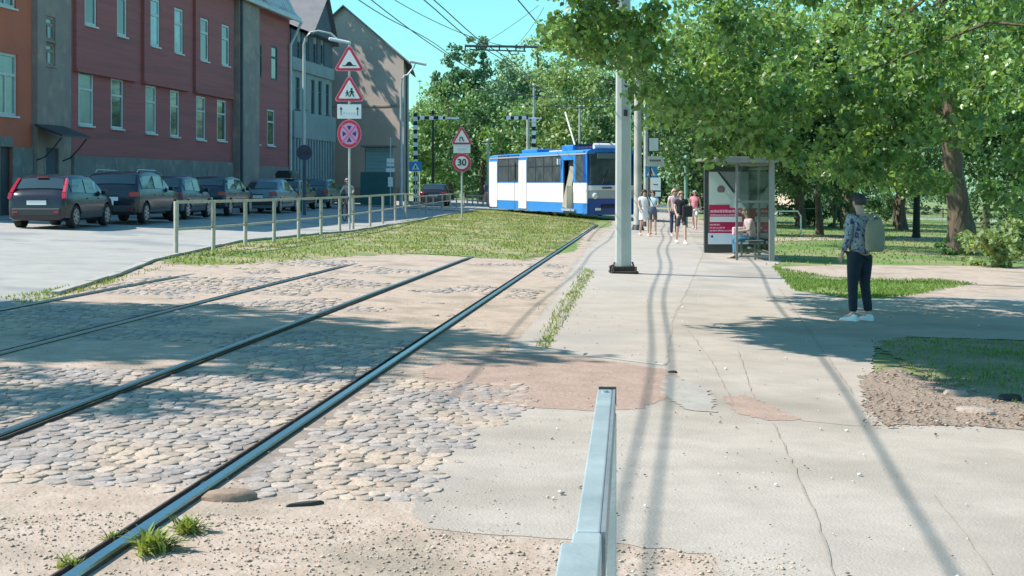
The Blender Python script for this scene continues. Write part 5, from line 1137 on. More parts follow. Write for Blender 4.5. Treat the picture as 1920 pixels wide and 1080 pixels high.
# foreground galvanised railing
def fg():
    Q = .51; d = Vector((.082, 1, 0)).normalized(); far = at(1139, 729, 7.2 * Q); o = thing('steel_railing', 'galvanised steel railing beam in the foreground running away from the camera', 'railing', (far.x, far.y, g(far.x)))
    o.rotation_euler = (0, 0, math.atan2(d.y, d.x) - math.pi / 2); H = far.z - g(far.x)      # local +y runs away from the camera
    def bx(mb, c, dm): return mb.box((c[0] * Q, c[1] * Q, H + c[2] * Q), (dm[0] * Q, dm[1] * Q, dm[2] * Q))
    bx(MB(), (-.012, -1.47, -.03), (.074, 2.94, .055)).build('top_beam', M_galv, o, bevel=.003)
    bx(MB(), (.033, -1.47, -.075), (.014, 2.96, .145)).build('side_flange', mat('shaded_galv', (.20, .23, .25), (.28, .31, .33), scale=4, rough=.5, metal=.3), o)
    bx(MB(), (0, .014, -.035), (.088, .022, .085)).build('end_cap', M_dark, o)
    MB().tube([(-.012 * Q, -.10 * Q, H - .002), (-.012 * Q, -.10 * Q, H + .004)], .009, 10).build('bolt', M_galv, o)
    for yy, hh in ((-.03, H - .06), (-1.9, H - .06)): MB().box((.010, yy * 1.0, hh / 2 - .05), (.026, .03, hh + .1)).build('post', M_galv, o, bevel=.002)
    MB().box((.012, -.95, .17), (.016, 1.84, .03)).build('lower_rail', M_galv, o)
    cl = bx(MB(), (-.014, -3.09, -.055), (.086, .28, .10)).build('clamp', M_galv, o, bevel=.003); MB().tube([(-.014 * Q, -3.236 * Q, H - .03), (-.014 * Q, -3.228 * Q, H - .03)], .006, 10).build('bolt', M_dark, cl)
    c2 = bx(MB(), (-.022, -3.45, -.045), (.112, .44, .16)).build('end_bracket', M_galv, o, bevel=.003); MB().tube([(-.01 * Q, -3.676 * Q, H - .038), (-.01 * Q, -3.664 * Q, H - .038)], .007, 10).build('bolt_hole', M_black, c2)
fg()
# ------------------------------------------------------------------ tram shelter
def shelter():
    n1 = P(1377, 486.5); n2 = P(1452, 492); yb = P(1320, 474).y; y0 = (n1.y + n2.y) / 2; bx = n2.x
    o = thing('tram_shelter', 'glass and steel tram shelter with advertising panel under the linden', 'shelter', (bx, y0, g(bx)), 0)
    Ms_ = mat('shelter_steel', (.17, .18, .17), (.22, .23, .22), scale=6, rough=.5, metal=.2); Mr = mat('shelter_rear_post', (.24, .26, .245), rough=.5)
    W = bx - n1.x; D = yb - y0; H = 2.42; G = clearglass('shelter_glass')
    for x, y, r_ in ((0, 0, .085), (0, D, .06), (-W, 0, .04)):
        MB().box((x, y, H / 2), (r_ * 1.5, r_ * 1.5, H)).build('post', Mr if r_ > .08 else Ms_, o, bevel=.008)
    MB().box((0, D * .5, H / 2), (.07, .07, H)).build('post', Ms_, o)
    rf = MB(); rf.box((-W * .5 - .22, D * .5, H + .03), (W + .62, D + .5, .07)); rf = rf.build('roof', mat('shelter_roof', (.16, .18, .13), (.22, .23, .17), scale=3, rough=.6), o, bevel=.02)
    MB().box((-W * .5 - .22, -.27, H - .01), (W + .64, .04, .13)).build('roof_edge', Ms_, rf)
    for x in (-W * .9, -.1): MB().box((x, D * .5, H - .05), (.06, D + .3, .09)).build('roof_beam', Ms_, rf)
    # near end glass wall: frame, mid bar, pane
    fr = MB(); fr.box((-W / 2, 0, .12), (W - .10, .05, .05)); fr.box((-W / 2, 0, 1.42), (W * .94, .04, .05)); fr.box((-W / 2, 0, H - .12), (W - .1, .05, .06)); fr = fr.build('end_frame', Ms_, o)
    MB().box((-W / 2, .0, 1.27), (W - .12, .008, 2.2)).build('pane', G, fr)
    for k in range(2):
        y_a, y_b = D * k / 2 + .05, D * (k + 1) / 2 - .05; f2 = MB(); f2.box((0, (y_a + y_b) / 2, .18), (.05, y_b - y_a, .05)); f2.box((0, (y_a + y_b) / 2, H - .2), (.05, y_b - y_a, .05)); f2 = f2.build('rear_frame', Ms_, o)
        MB().box((0, (y_a + y_b) / 2, 1.2), (.008, y_b - y_a, 1.95)).build('pane', G, f2)
    be = MB(); be.box((-.32, D * .45, .46), (.38, D * .78, .04)); be = be.build('bench', mat('bench_plank', (.12, .12, .11), rough=.7), o)
    for yy in (D * .15, D * .75): MB().box((-.3, yy, .22), (.05, .05, .46)).build('bench_leg', Ms_, be)
    # advertising panel across the far end
    S_ = yb / FPX; X = lambda u: (u - 960) * S_ - bx; Z = lambda v: CAMH + (V0 - v) * S_ - g(bx)
    xa, xb = X(1320), X(1428); fa = MB(); za, zb = .04, Z(313)
    fa.box(((xa + xb) / 2, D, (za + zb) / 2), (xb - xa, .16, zb - za)); pn = fa.build('advert_case', mat('case_dark', (.045, .055, .055), rough=.45), o, bevel=.01)
    yf = D - .083
    def rect(ua, ub, va, vb, m, nm, dy=0, par=None): return MB().span((X(ua), yf - .004 - dy, Z(vb)), (X(ub), yf - dy, Z(va))).build(nm, m, par or pn)
    pmat = lambda n_, c, c2=None: mat(n_, c, c2, scale=3, rough=.35)
    crim = pmat('poster_crimson', (.50, .015, .09)); pale = pmat('poster_white', (.74, .78, .84)); gr = pmat('poster_grey', (.24, .27, .27)); mint = pmat('poster_mint', (.48, .62, .57), (.62, .70, .66))
    ps = rect(1328, 1419, 322, 457, gr, 'poster')
    def poly(pts, m, nm, dy): return MB().prism([(X(a), Z(b)) for a, b in pts], yf - .004 - dy, yf - dy).build(nm, m, ps)
    poly([(1328.5, 322.5), (1350, 322.5), (1398, 392), (1328.5, 392)], mint, 'photo_area', .005)
    poly([(1344, 322.6), (1349, 322.6), (1376, 358), (1375, 363)], M_dark, 'dark_stripe', .010)
    poly(off(circ(7.5, 18), 1351, 355), pmat('poster_hair', (.20, .15, .14)), 'poster_face', .011)
    poly([(1337, 382), (1339, 366), (1347, 361), (1357, 361), (1367, 368), (1370, 382)], pmat('poster_cloth', (.55, .66, .62)), 'poster_body', .0125)
    poly([(1376, 368), (1397, 392), (1376, 392)], pale, 'white_corner', .011)
    poly(off(circ(5.4, 18), 1413.2, 347.5), M_signw, 'round_mark', .010)
    poly([(1328.5, 384), (1366, 384), (1368, 390), (1419, 391), (1419, 457), (1328.5, 457)], crim, 'crimson_block', .017)
    for (a, b, c, d) in ((1331, 1388, 393, 398.5), (1331, 1378, 401, 404.5), (1330, 1349, 419.5, 422.5), (1330, 1358, 425, 428), (1330, 1372, 430.5, 433.5), (1376, 1400, 424, 429)):
        u = a; mb = MB(); rnd = random.Random(int(a * 7 + c))
        while u < b: w_ = rnd.uniform(2.5, 6); mb.span((X(u), yf - .026, Z(d)), (X(min(b, u + w_)), yf - .022, Z(c + rnd.uniform(0, 1.2)))); u += w_ + 1.0
        mb.build('text_line', pmat('poster_pink_text', (.80, .42, .55)), ps)
    poly([(1330, 406), (1390, 406), (1390, 416), (1330, 416)], pale, 'white_strip', .022)
    poly([(1326.5, 437), (1419, 437), (1419, 457.5), (1326.5, 457.5)], pmat('poster_pale_blue', (.62, .74, .88)), 'bottom_strip', .022)
    poly(off(circ(2.2, 12), 1334, 443), M_dark, 'small_emblem', .027)
    return o, bx, y0, D
sh_o, SBX, SY0, SD = shelter()
# ------------------------------------------------------------------ people
def skin_obj(name, V, E, Rd, m, parent, root=0, sub=1):
    me = bpy.data.meshes.new(name); me.from_pydata([tuple(v) for v in V], E, []); me.materials.append(m)
    o = bpy.data.objects.new(name, me); COL.objects.link(o); o.parent = parent
    md = o.modifiers.new('skin', 'SKIN'); md.use_smooth_shade = True; md.branch_smoothing = .3
    sv = me.skin_vertices[0].data if len(me.skin_vertices) else None
    if sv is None:
        me.attributes  # skin layer is created with the modifier in the UI only; make it here
        bm = bmesh.new(); bm.from_mesh(me); bm.verts.layers.skin.verify(); bm.to_mesh(me); bm.free(); sv = me.skin_vertices[0].data
    for i, r in enumerate(Rd): sv[i].radius = (r, r) if not isinstance(r, tuple) else r; sv[i].use_root = (i == root)
    if sub: s = o.modifiers.new('subdivision', 'SUBSURF'); s.levels = sub; s.render_levels = sub
    return o
def person(label, loc, rz, H, top=None, sleeves='short', legs=None, legkind='trousers', hair=(.08, .05, .04), hairkind='short', shoe=(.8, .8, .8), pose=None, group=None, skirt=None, detail=1, build=1.0):
    """local frame: facing -Y, feet on z = 0"""
    s = H / 1.75; o = thing('person', label, 'person', loc, rz, group)
    J = dict(pelvis=(0, 0, .95), waist=(0, .01, 1.10), chest=(0, 0, 1.30), neck=(0, .01, 1.47), head0=(0, -.005, 1.54), head1=(0, -.015, 1.615), head2=(0, -.01, 1.69),
             shL=(.17, 0, 1.42), elL=(.22, .03, 1.15), wrL=(.21, -.04, .91), shR=(-.17, 0, 1.42), elR=(-.22, .03, 1.15), wrR=(-.21, -.04, .91),
             hipL=(.092, 0, .83), knL=(.10, -.01, .50), anL=(.10, .02, .09), toL=(.11, -.15, .035), hipR=(-.092, 0, .83), knR=(-.10, -.01, .50), anR=(-.10, .02, .09), toR=(-.11, -.15, .035))
    if pose: J.update(pose)
    J = {k: Vector(v) * s for k, v in J.items()}
    RD = dict(pelvis=.125, waist=.110, chest=.125, neck=.055, head0=.062, head1=.095, head2=.070, shL=.062, elL=.042, wrL=.027, hipL=.078, knL=.056, anL=.040, toL=.035)
    for k in list(RD):
        if k.endswith('L'): RD[k[:-1] + 'R'] = RD[k]
    RD = {k: v * s * (build if k in ('pelvis', 'waist', 'chest', 'hipL', 'hipR') else 1) for k, v in RD.items()}
    names = list(RD); idx = {k: i for i, k in enumerate(names)}; V = [J[k] for k in names]; Rr = [min(RD[k], .118 * s) * .9 if k in ('pelvis', 'waist', 'chest', 'hipL', 'hipR') else RD[k] for k in names]
    E = [(idx[a], idx[b]) for a, b in (('pelvis', 'waist'), ('waist', 'chest'), ('chest', 'neck'), ('neck', 'head0'), ('head0', 'head1'), ('head1', 'head2'), ('chest', 'shL'), ('shL', 'elL'), ('elL', 'wrL'), ('chest', 'shR'), ('shR', 'elR'), ('elR', 'wrR'), ('pelvis', 'hipL'), ('hipL', 'knL'), ('knL', 'anL'), ('anL', 'toL'), ('pelvis', 'hipR'), ('hipR', 'knR'), ('knR', 'anR'), ('anR', 'toR'))]
    # nose on the head, hands with palm, four fingers and thumb
    fwd = Vector((0, -1, 0)); V.append(J['head1'] + Vector((0, -.105, -.02)) * s); Rr.append(.013 * s); E.append((idx['head1'], len(V) - 1))
    for sd_ in ('L', 'R'):
        w_, e_ = J['wr' + sd_], J['el' + sd_]; d = (w_ - e_).normalized(); lat = d.cross(Vector((1, .2, 0))).normalized()
        pm = w_ + d * .07 * s; V.append(pm); Rr.append((.038 * s, .02 * s)); pi = len(V) - 1; E.append((idx['wr' + sd_], pi))
        curl = d.cross(lat).normalized() * (.35 if sd_ == 'L' else -.35)
        for k, (of, ln) in enumerate(((-.030, .052), (-.010, .062), (.010, .058), (.028, .045))):
            q = pm + lat * of * s * 1.1 + d * .025 * s; a = q + d * ln * .55 * s; b = a + (d + curl).normalized() * ln * .5 * s
            V += [q, a, b]; Rr += [.0095 * s, .0088 * s, .007 * s]; n = len(V); E += [(pi, n - 3), (n - 3, n - 2), (n - 2, n - 1)]
        q = w_ + d * .03 * s - lat * .035 * s; a = q + (d - lat * .8).normalized() * .035 * s; V += [q, a]; Rr += [.011 * s, .009 * s]; n = len(V); E += [(pi, n - 2), (n - 2, n - 1)]
    skin_obj('body', V, E, Rr, M_skin, o, 0, detail)
    def chain(name, ks, es, extra, m, root=0):
        V2 = [J[k] if isinstance(k, str) else k for k in ks]; return skin_obj(name, V2, es, extra, m, o, root, detail)
    hp = (J['hipL'] + J['hipR']) / 2
    if top:
        r = .018 * s; c, p_ = J['chest'], J['pelvis']; lowt = J['pelvis'] + Vector((0, 0, -.07 * s)) if legkind != 'seated' else J['pelvis']
        ks = [lowt, J['waist'], c, J['neck'] - Vector((0, 0, .025 * s)), J['shL'], J['shR']]; rr = [RD['pelvis'] + r * 1.3, RD['waist'] + r * 1.4, RD['chest'] + r, RD['neck'] + r * .7, RD['shL'] + r, RD['shR'] + r]; es = [(0, 1), (1, 2), (2, 3), (2, 4), (2, 5)]
        for q, sd_ in ((4, 'L'), (5, 'R')):
            a, b, c2 = J['sh' + sd_], J['el' + sd_], J['wr' + sd_]
            if sleeves == 'short': ks.append(a.lerp(b, .55)); rr.append(.056 * s); es.append((q, len(ks) - 1))
            elif sleeves == 'long': ks += [b, b.lerp(c2, .93)]; rr += [.054 * s, .040 * s]; n = len(ks); es += [(q, n - 2), (n - 2, n - 1)]
        chain('top', ks, es, rr, top)
    if legs:
        r = .016 * s; ks = [J['pelvis'] + (Vector((0, 0, .07 * s)) if legkind != 'seated' else Vector((0, 0, 0))), J['hipL'], J['hipR']]; rr = [min(RD['pelvis'], .13 * s) + r * .3, RD['hipL'] + r * .6, RD['hipR'] + r * .6]; es = [(0, 1), (0, 2)]
        for q, sd_ in ((1, 'L'), (2, 'R')):
            a, b, c2 = J['hip' + sd_], J['kn' + sd_], J['an' + sd_]
            if legkind == 'shorts': ks.append(a.lerp(b, .85)); rr.append(.088 * s); es.append((q, len(ks) - 1))
            else: ks += [b, b.lerp(c2, .5), b.lerp(c2, .93)]; rr += [.074 * s, .066 * s, .062 * s]; n = len(ks); es += [(q, n - 3), (n - 3, n - 2), (n - 2, n - 1)]
        chain('trousers' if legkind != 'shorts' else 'shorts', ks, es, rr, legs)
    if skirt:
        m_, zl, wd = skirt; p_ = J['pelvis']; rings = []
        for z, r_ in ((p_.z + .12 * s, .15), (p_.z, .175), ((p_.z + zl * s) / 2, .175 + wd / 2), (zl * s, .175 + wd)):
            rings.append([(p_.x + math.cos(t) * r_ * s * (1 + .05 * math.sin(t * 7)), p_.y + math.sin(t) * r_ * s * .8 * (1 + .05 * math.sin(t * 5)), z) for t in [2 * math.pi * k / 22 for k in range(22)]])
        MB().loft(rings, cap=False).build('skirt', m_, o, smooth=True)
    # hair, eyes, ears, mouth, shoes
    h1 = J['head1']; hm = mat('hair_%d_%d' % (int(hair[0] * 100), int(hair[2] * 100)), hair, tuple(c * .7 for c in hair), scale=25, rough=.6)
    hb = MB(); nu, nv = 16, 10; vs = []; fs = []
    low = {'short': -.02, 'long': -.16, 'bob': -.09}[hairkind]
    for i in range(nv + 1):
        th = (math.pi * .62) * i / nv
        for k in range(nu):
            ph = 2 * math.pi * k / nu; front = max(0, -math.sin(ph)); rr_ = .101 * s * (1 + .03 * math.sin(k * 3.1 + i)); z = h1.z + (.015 + .115 * math.cos(th)) * s; fr_ = min(1, max(0, (front - .15) / .5)); zm_ = h1.z + (-.05 + .105 * fr_) * s; z = max(z, zm_)
            x = h1.x + math.cos(ph) * math.sin(th) * rr_ * .95; y = h1.y + .008 * s + math.sin(ph) * math.sin(th) * rr_ * 1.06; vs.append((x, y, z))
    for i in range(nv):
        for k in range(nu): fs.append((i * nu + k, (i + 1) * nu + k, (i + 1) * nu + (k + 1) % nu, i * nu + (k + 1) % nu))
    hb.add(vs, fs)
    if hairkind != 'short': hb.loft([[(h1.x + math.cos(t) * rx_ * s, h1.y + (.05 + oy) * s + math.sin(t) * ry_ * s, h1.z + zz_ * s) for t in [2 * math.pi * k / 14 for k in range(14)]] for zz_, rx_, ry_, oy in ((.06, .095, .06, 0), (-.04, .10, .06, .01), (low, .085, .045, .03), (low * 1.5, .04, .02, .035))])
    hb.build('hair', hm, o, smooth=True)
    fb = MB()
    for sx in (-1, 1): fb.sphere((h1.x + sx * .034 * s, h1.y - .088 * s, h1.z + .008 * s), .010 * s, 8, 6)
    fb.build('eyes', M_black, o); MB().box((h1.x, h1.y - .086 * s, h1.z - .058 * s), (.045 * s, .012 * s, .010 * s)).build('mouth', mat('lips', (.45, .18, .16), rough=.5), o)
    for sx in (-1, 1): MB().sphere((h1.x + sx * .098 * s, h1.y + .005 * s, h1.z - .005 * s), (.012 * s, .022 * s, .032 * s), 8, 6).build('ear', M_skin, o, smooth=True)
    sm = mat('shoe_%d_%d' % (int(shoe[0] * 100), int(shoe[2] * 100)), shoe, rough=.6)
    for sd_ in ('L', 'R'):
        a, t_ = J['an' + sd_], J['to' + sd_]; d = (t_ - a); hd = Vector((d.x, d.y, 0)); hd = hd.normalized() if hd.length > .02 else Vector((0, -1, 0)); lat = Vector((-hd.y, hd.x, 0)); rows = []
        for f_, w_, hh in ((-.07, .030, .05), (-.05, .040, .085), (0, .042, .10), (.07, .044, .065), (.14, .050, .045), (.19, .040, .035), (.215, .020, .022)):
            c_ = Vector((a.x, a.y, a.z - .085 * s)) + hd * f_ * s; rows.append([tuple(c_ + lat * w_ * s * q + Vector((0, 0, z * s))) for q, z in ((-1, 0), (1, 0), (1.0, hh * .6), (.6, hh), (-.6, hh), (-1.0, hh * .6))])
        MB().loft(rows).build('shoe', sm, o, smooth=True)
    return o
def cl(name, c, c2=None, sc=8): return mat(name, c, c2, scale=sc, rough=.85, bump=.004, bscale=14)
floral = mat('floral_shirt', (.46, .46, .47), (.30, .32, .36), scale=14, rough=.9, c3=(.07, .08, .17), s3=24, t3=(.53, .57), bump=.004, bscale=20)
pm_ = P(1612, 602)
fp = dict(shL=(.18, 0, 1.42), elL=(.23, .02, 1.14), wrL=(.20, -.12, .93), shR=(-.18, 0, 1.42), elR=(-.24, .0, 1.14), wrR=(-.19, -.14, .94), anL=(.12, .0, .09), toL=(.15, -.16, .035), knL=(.11, -.02, .5), anR=(-.11, .06, .09), toR=(-.14, -.10, .035))
person('person in loose grey floral shirt and dark navy trousers standing in the tree shade', pm_, R(-150), 1.68, floral, 'long', cl('navy_trousers', (.012, .02, .035), (.02, .03, .045)), 'trousers', (.06, .045, .045), 'short', (.8, .8, .82), fp, build=1.38, detail=2)
# tan bag carried by the person in the shade
bg2 = MB(); bg2.loft([[(math.cos(t) * .15 * w_, math.sin(t) * .085 * w_, z) for t in [2 * math.pi * k / 16 for k in range(16)]] for z, w_ in ((-.21, .75), (-.19, .95), (-.05, 1.05), (.12, .95), (.19, .7), (.21, .4))])
bo = bg2.build('shoulder_bag', mat('tan_canvas', (.36, .31, .215), (.31, .265, .185), scale=8, rough=.9, bump=.004), None, smooth=True); tag(bo, 'tan canvas bag on the back of the person in floral shirt', 'bag')
bo.location = (pm_.x + .14, pm_.y - .235, pm_.z + 1.13); bo.rotation_euler = (0, 0, R(-150 + 180))
st_ = MB(); [st_.tube([(q_, -.03, .19), (q_, .06, .27), (q_ * .9, .16, .25), (q_ * .9, .26, .10)], .014, 6) for q_ in (-.08, .08)]; st_.build('strap', mat('tan_canvas', (.3, .29, .2)), bo)
walk = dict(knL=(.10, -.16, .52), anL=(.10, -.20, .10), toL=(.11, -.36, .06), knR=(-.10, .04, .50), anR=(-.10, .26, .13), toR=(-.11, .12, .035), elL=(.22, .10, 1.17), wrL=(.22, .12, .93), elR=(-.22, -.03, 1.16), wrR=(-.20, -.20, .98))
white_c = cl('white_cotton', (.76, .72, .74)); pink_c = cl('pale_pink_cotton', (.75, .50, .56), (.68, .42, .48)); black_c = cl('black_cotton', (.02, .02, .025)); grey_c = cl('dark_shorts', (.06, .065, .08)); blue_c = cl('light_blue_cotton', (.45, .60, .66)); denim = cl('blue_denim', (.05, .15, .24), (.08, .20, .30)); brown_c = cl('brown_cloth', (.16, .10, .09))
q = P(1208, 443); person('person in white top and white skirt with bare legs, walking nearest the second pole', q, R(8), 1.60, white_c, 'short', None, 'none', (.05, .02, .02), 'long', (.55, .4, .33), walk, skirt=(white_c, .62, .02))
q = P(1224, 440); person('person in light blue top and brown shorts beside the white skirt person', q, R(-12), 1.58, blue_c, 'short', brown_c, 'shorts', (.10, .06, .05), 'bob', (.3, .2, .2), dict(wrL=(.12, -.26, 1.1), elL=(.22, -.05, 1.15)))
q = P(1277, 457); walk2 = dict(walk); walk2.update(wrL=(.14, -.22, 1.12), elL=(.24, -.02, 1.17)); person('person in black shirt and dark shorts striding with white shoes, middle of the pavement', q, R(6), 1.60, black_c, 'short', grey_c, 'shorts', (.42, .22, .12), 'short', (.85, .85, .85), walk2)
q = P(1264, 443); person('person in pale pink top behind the black shirt person, left side', q, R(15), 1.66, pink_c, 'short', cl('dark_blue_cotton', (.04, .05, .10)), 'trousers', (.55, .40, .28), 'bob', (.5, .4, .4), dict(elL=(.22, .06, 1.16)))
q = P(1303, 430); person('person in pink top, white shorts and pale cap like hair beside the advert panel', q, R(-20), 1.62, cl('rose_cotton', (.70, .25, .32)), 'short', white_c, 'shorts', (.70, .62, .58), 'short', (.6, .45, .4), walk)
q = P(911, 388); person('person in dark jacket walking just behind the tram rear end', q, R(60), 1.75, cl('dark_jacket', (.12, .10, .14)), 'long', cl('rose_trousers', (.45, .25, .26)), 'trousers', (.35, .25, .2), 'short', (.3, .2, .2), walk, group=None)
bgm = MB(); bgm.box((0, 0, 0), (.30, .12, .34)); q = P(1277, 457); b2 = bgm.build('handbag', cl('black_bag', (.02, .02, .022)), None, bevel=.03); b2.location = (q.x + .16, q.y - .26, q.z + .98); tag(b2, 'black bag held by the person in black shirt', 'bag'); MB().tube([(-.1, 0, .16), (-.06, 0, .34), (.06, 0, .34), (.1, 0, .16)], .012, 6).build('handle', black_c, b2)
q = P(1208, 443); b3 = MB().loft([[(math.cos(t) * .15 * w_, math.sin(t) * .06 * w_, z) for t in [2 * math.pi * k / 12 for k in range(12)]] for z, w_ in ((-.14, .8), (-.08, 1), (.08, .9), (.13, .6))]).build('handbag', cl('dark_blue_bag', (.10, .12, .18)), None, smooth=True); b3.location = (q.x + .27, q.y - .08, q.z + .88); tag(b3, 'small dark bag hanging beside the white skirt person', 'bag'); MB().tube([(-.08, 0, .12), (-.20, .02, .52), (-.12, .05, .50), (.06, 0, .12)], .010, 5).build('strap', black_c, b3)
# seated person in the shelter
sit = dict(pelvis=(0, 0, .53), waist=(0, -.02, .70), chest=(0, -.08, .88), neck=(0, -.12, 1.04), head0=(0, -.15, 1.12), head1=(0, -.18, 1.20), head2=(0, -.17, 1.27), shL=(.17, -.09, .99), elL=(.21, -.14, .74), wrL=(.10, -.36, .72), shR=(-.17, -.09, .99), elR=(-.21, -.14, .74), wrR=(-.08, -.38, .74), hipL=(.09, -.02, .50), knL=(.11, -.44, .51), anL=(.11, -.50, .09), toL=(.12, -.66, .035), hipR=(-.09, -.02, .50), knR=(-.11, -.46, .53), anR=(-.11, -.40, .09), toR=(-.12, -.56, .035))
sx_ = SBX - .30; sy_ = SY0 + .95; person('person in pink top and blue jeans sitting on the shelter bench looking down', (sx_, sy_, g(sx_)), R(-90 + 8), 1.68, pink_c, 'short', denim, 'trousers', (.10, .03, .05), 'long', (.08, .08, .09), sit)
hb_ = MB().box((0, 0, 0), (.26, .12, .20)).build('handbag', pink_c, None, bevel=.03); hb_.location = (sx_ - .36, sy_ - .05, g(sx_) + .68); tag(hb_, 'pale pink bag on the lap of the seated person', 'bag')
# cyclist beyond the railing
q = P(653, 414); yc = q.y; o = thing('bicycle', 'bicycle ridden towards the camera just behind the railing by the signpost', 'bicycle', q, R(-8))
for yy in (-.52, .52):
    w_ = MB(); w_.tube([(0, yy + .33 * math.cos(t), .34 + .33 * math.sin(t)) for t in [2 * math.pi * k / 24 for k in range(25)]], .018, 6, cap=False).build('wheel', M_rubber, o)
    sp = MB()
    for k in range(10): t = 2 * math.pi * k / 10; sp.tube([(0, yy, .34), (0, yy + .31 * math.cos(t), .34 + .31 * math.sin(t))], .003, 3)
    sp.build('spokes', M_rim, w_.build('hub', M_rim, o) if False else o)
fr = MB()
for a, b in (((0, .52, .34), (0, .12, .30)), ((0, .12, .30), (0, .22, .82)), ((0, .22, .78), (0, -.36, .84)), ((0, .12, .30), (0, -.40, .72)), ((0, -.36, .90), (0, -.52, .34)), ((0, .52, .34), (0, .20, .74))): fr.tube([a, b], .018, 6)
fr.build('frame', mat('bike_red', (.45, .10, .12), rough=.4), o); MB().tube([(-.28, -.30, 1.02), (-.08, -.40, 1.0), (.08, -.40, 1.0), (.28, -.30, 1.02)], .015, 6).build('handlebar', M_dark, o); MB().box((0, .24, .87), (.15, .26, .06)).build('saddle', M_black, o, bevel=.02)
ride = dict(pelvis=(0, .22, .98), waist=(0, .12, 1.12), chest=(0, -.02, 1.28), neck=(0, -.10, 1.42), head0=(0, -.15, 1.50), head1=(0, -.18, 1.58), head2=(0, -.17, 1.65), shL=(.17, -.03, 1.36), elL=(.26, -.16, 1.18), wrL=(.25, -.30, 1.08), shR=(-.17, -.03, 1.36), elR=(-.26, -.16, 1.18), wrR=(-.25, -.30, 1.08), hipL=(.09, .18, .94), knL=(.13, -.14, .74), anL=(.12, .06, .34), toL=(.12, -.10, .28), hipR=(-.09, .18, .94), knR=(-.12, -.08, .56), anR=(-.12, .12, .16), toR=(-.12, -.04, .10))
person('cyclist in pale grey top riding towards the camera behind the railing', q, R(-8), 1.66, cl('pale_grey_top', (.50, .48, .48)), 'short', cl('rose_shorts', (.45, .28, .28)), 'shorts', (.30, .28, .28), 'short', (.5, .4, .4), ride)
# ------------------------------------------------------------------ park furniture
for i, (u, v, w_, h_, lab) in enumerate(((1478, 443, .95, .95, 'pale arched bicycle stand right behind the shelter'), (1523, 425, .95, .9, 'pale square bicycle stand farther right of the arched one'))):
    q = P(u, v); o = MB()
    pts_ = [(-w_ / 2, 0, -.1), (-w_ / 2, 0, h_ * .8), (-w_ / 2 + .12, 0, h_)] if i == 0 else [(-w_ / 2, 0, -.1), (-w_ / 2, 0, h_)]
    pts_ = pts_ + [(-a, b, c) for a, b, c in pts_[::-1]]; o.tube(pts_, .035, 8); o = o.build('bicycle_stand', mat('pale_green_metal', (.50, .62, .50), rough=.5), None, smooth=True); o.location = q; tag(o, lab, 'bicycle stand', 'bicycle stands in the park')
q = P(1718, 446); o = thing('tree_trunk', 'dark straight trunk standing on the lawn left of the stout brown trunk', 'tree', q); MB().tube([(0, 0, -.1), (0, 0, .2), (.02, 0, 1.6), (.06, 0, 4.5)], [.20, .15, .13, .10], 10).build('trunk', mat('dark_bark', (.045, .05, .045), (.03, .03, .03), scale=8, rough=.95), o, smooth=True)
V_, F_ = leaf_cloud([(rnd_x, rnd_y, 4.4 + rnd_z) for rnd_x, rnd_y, rnd_z in [(random.uniform(-1.4, 1.4), random.uniform(-1.2, 1.2), random.uniform(-.4, 1.6)) for _ in range(26)]], [(.5, .5, .4)] * 26, 70, .16, 5); raw_mesh('crown', V_, F_, ML_dark, o)
for i, (u, v, h_, lean_) in enumerate(((1528, 422, 2.6, -.5), (1562, 428, 2.4, .5), (1578, 428, 2.6, -.3), (1600, 420, 2.6, .2), (1676, 425, 2.8, .3), (1690, 432, 2.5, -.2))):
    q = P(u, v); rnd = random.Random(i); o = thing('young_tree', 'crooked young park tree, %s' % ('first right of the shelter', 'forked one before the pale house', 'one leaning against the forked stem', 'thin one left of the floral shirt person', 'dark one right of the floral shirt person', 'thin one next to the straight dark trunk')[i], 'tree', q, 0, 'young park trees')
    tb = MB(); tb.tube([(0, 0, -.1), (lean_ * .2, 0, h_ * .3), (lean_ * .25 + .1, .1, h_ * .6), (lean_, 0, h_)], [.09, .07, .05, .025], 7); tb.tube([(lean_ * .2, 0, h_ * .3), (-lean_ * .6, .1, h_ * .65), (-lean_ * 1.3, 0, h_ * .98)], [.05, .035, .015], 6); tb.build('trunk', M_bark, o, smooth=True)
    V_, F_ = leaf_cloud([(lean_ * rnd.uniform(-1.3, 1.2), rnd.uniform(-.8, .8), h_ + rnd.uniform(-.5, 1.0)) for _ in range(16)], [(.5, .5, .38)] * 16, 60, .15, 15 + i); raw_mesh('crown', V_, F_, ML_dark, o)
o = thing('park_fence', 'low dark rail fence along the far side of the park lawn', 'fence', P(1600, 408)); o0 = o.location.copy(); ps_ = [P(u, 405 + (u - 1460) * .012) - o0 for u in range(1460, 1990, 44)]
for p_ in ps_: MB().box(p_ + Vector((0, 0, .4)), (.09, .09, .9)).build('post', M_bark, o)
mb = MB()
for a, b in zip(ps_[:-1], ps_[1:]):
    for z in (.40, .72): mb.bar(a + Vector((0, 0, z)), b + Vector((0, 0, z)), .05, .07)
mb.build('rail', M_bark, o)
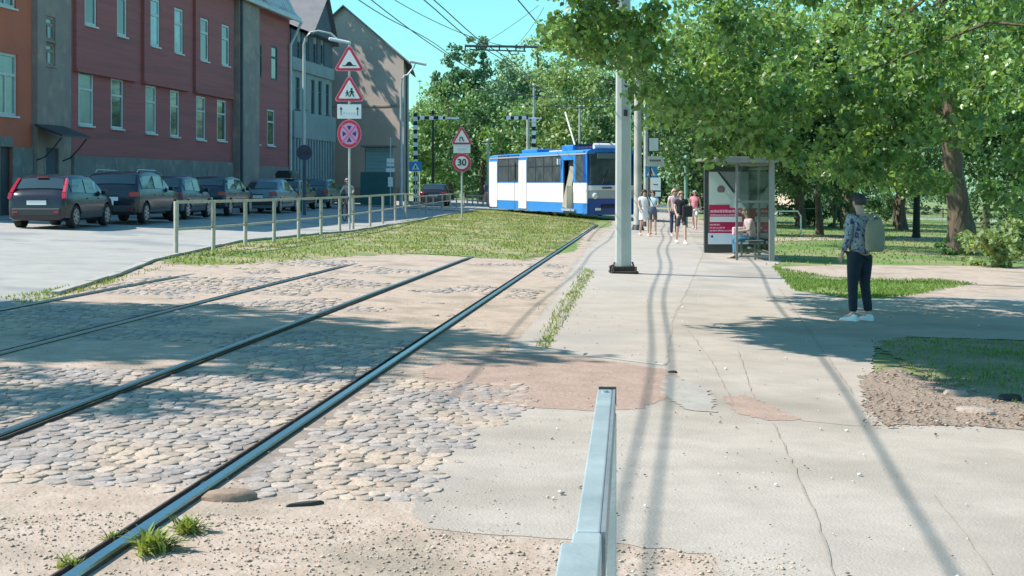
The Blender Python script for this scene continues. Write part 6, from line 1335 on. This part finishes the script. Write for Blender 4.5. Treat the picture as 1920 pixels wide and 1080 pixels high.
# fence of the crossing behind the tram and railing end
o = thing('far_railing', 'low distant barrier left of the tram rear end', 'railing', P(880, 384)); o0 = o.location.copy(); ps_ = [P(u, 383.5) - o0 for u in (876, 886, 896, 906, 914)]
for p_ in ps_: MB().box(p_ + Vector((0, 0, .35)), (.10, .10, .75)).build('post', mat('pale_rose_paint', (.55, .40, .36), rough=.7), o)
mb = MB()
for a, b in zip(ps_[:-1], ps_[1:]):
    for z in (.30, .65): mb.bar(a + Vector((0, 0, z)), b + Vector((0, 0, z)), .05, .10)
mb.build('rail', mat('pale_rose_paint', (.55, .4, .36)), o)
# stones by the mulch bed and flat stones by the nearest rail
def rock(u, v, dx_, dy_, h_, rz, label, m=M_stone, nm='stone', seed=0):
    q = P(u, v); rnd = random.Random(seed); n = 9; rings = []
    for f_, hz in ((1, -.02), (1.0, h_ * .5), (.82, h_ * .92), (.4, h_)):
        rings.append([(math.cos(2 * math.pi * k / n) * dx_ / 2 * f_ * (1 + .14 * math.sin(k * 5.3 + seed)), math.sin(2 * math.pi * k / n) * dy_ / 2 * f_ * (1 + .12 * math.cos(k * 3.7 + seed)), hz) for k in range(n)])
    o = MB().loft(rings).build(nm, m, None, smooth=True); o.location = q; o.rotation_euler = (0, 0, rz); return tag(o, label, 'stone')
rock(428, 936, .26, .17, .045, .2, 'brown flat stone standing proud right of the nearest rail', mat('brown_stone', (.30, .21, .15), (.24, .17, .13), scale=12, rough=.9, bump=.005), seed=1)
rock(1825, 775, .30, .16, .05, -.6, 'pale long stone at the lower edge of the mulch bed', seed=2); rock(1790, 742, .22, .12, .05, -.5, 'pale narrow stone above the first on the mulch bed edge', seed=3)
rock(1895, 752, .20, .10, .06, 0, 'dark stone at the right edge of the mulch bed', mat('dark_stone', (.04, .04, .04), rough=.9), seed=4)
rock(1262, 700, .09, .06, .025, .3, 'small dark stone at the corner of the platform', mat('dark_stone', (.04, .04, .04), rough=.9), seed=5)
rock(574, 948, .20, .05, .02, .5, 'dark splinter of wood lying at the edge of the gravel', mat('dark_stone', (.04, .04, .04)), 'wood_splinter', seed=6)
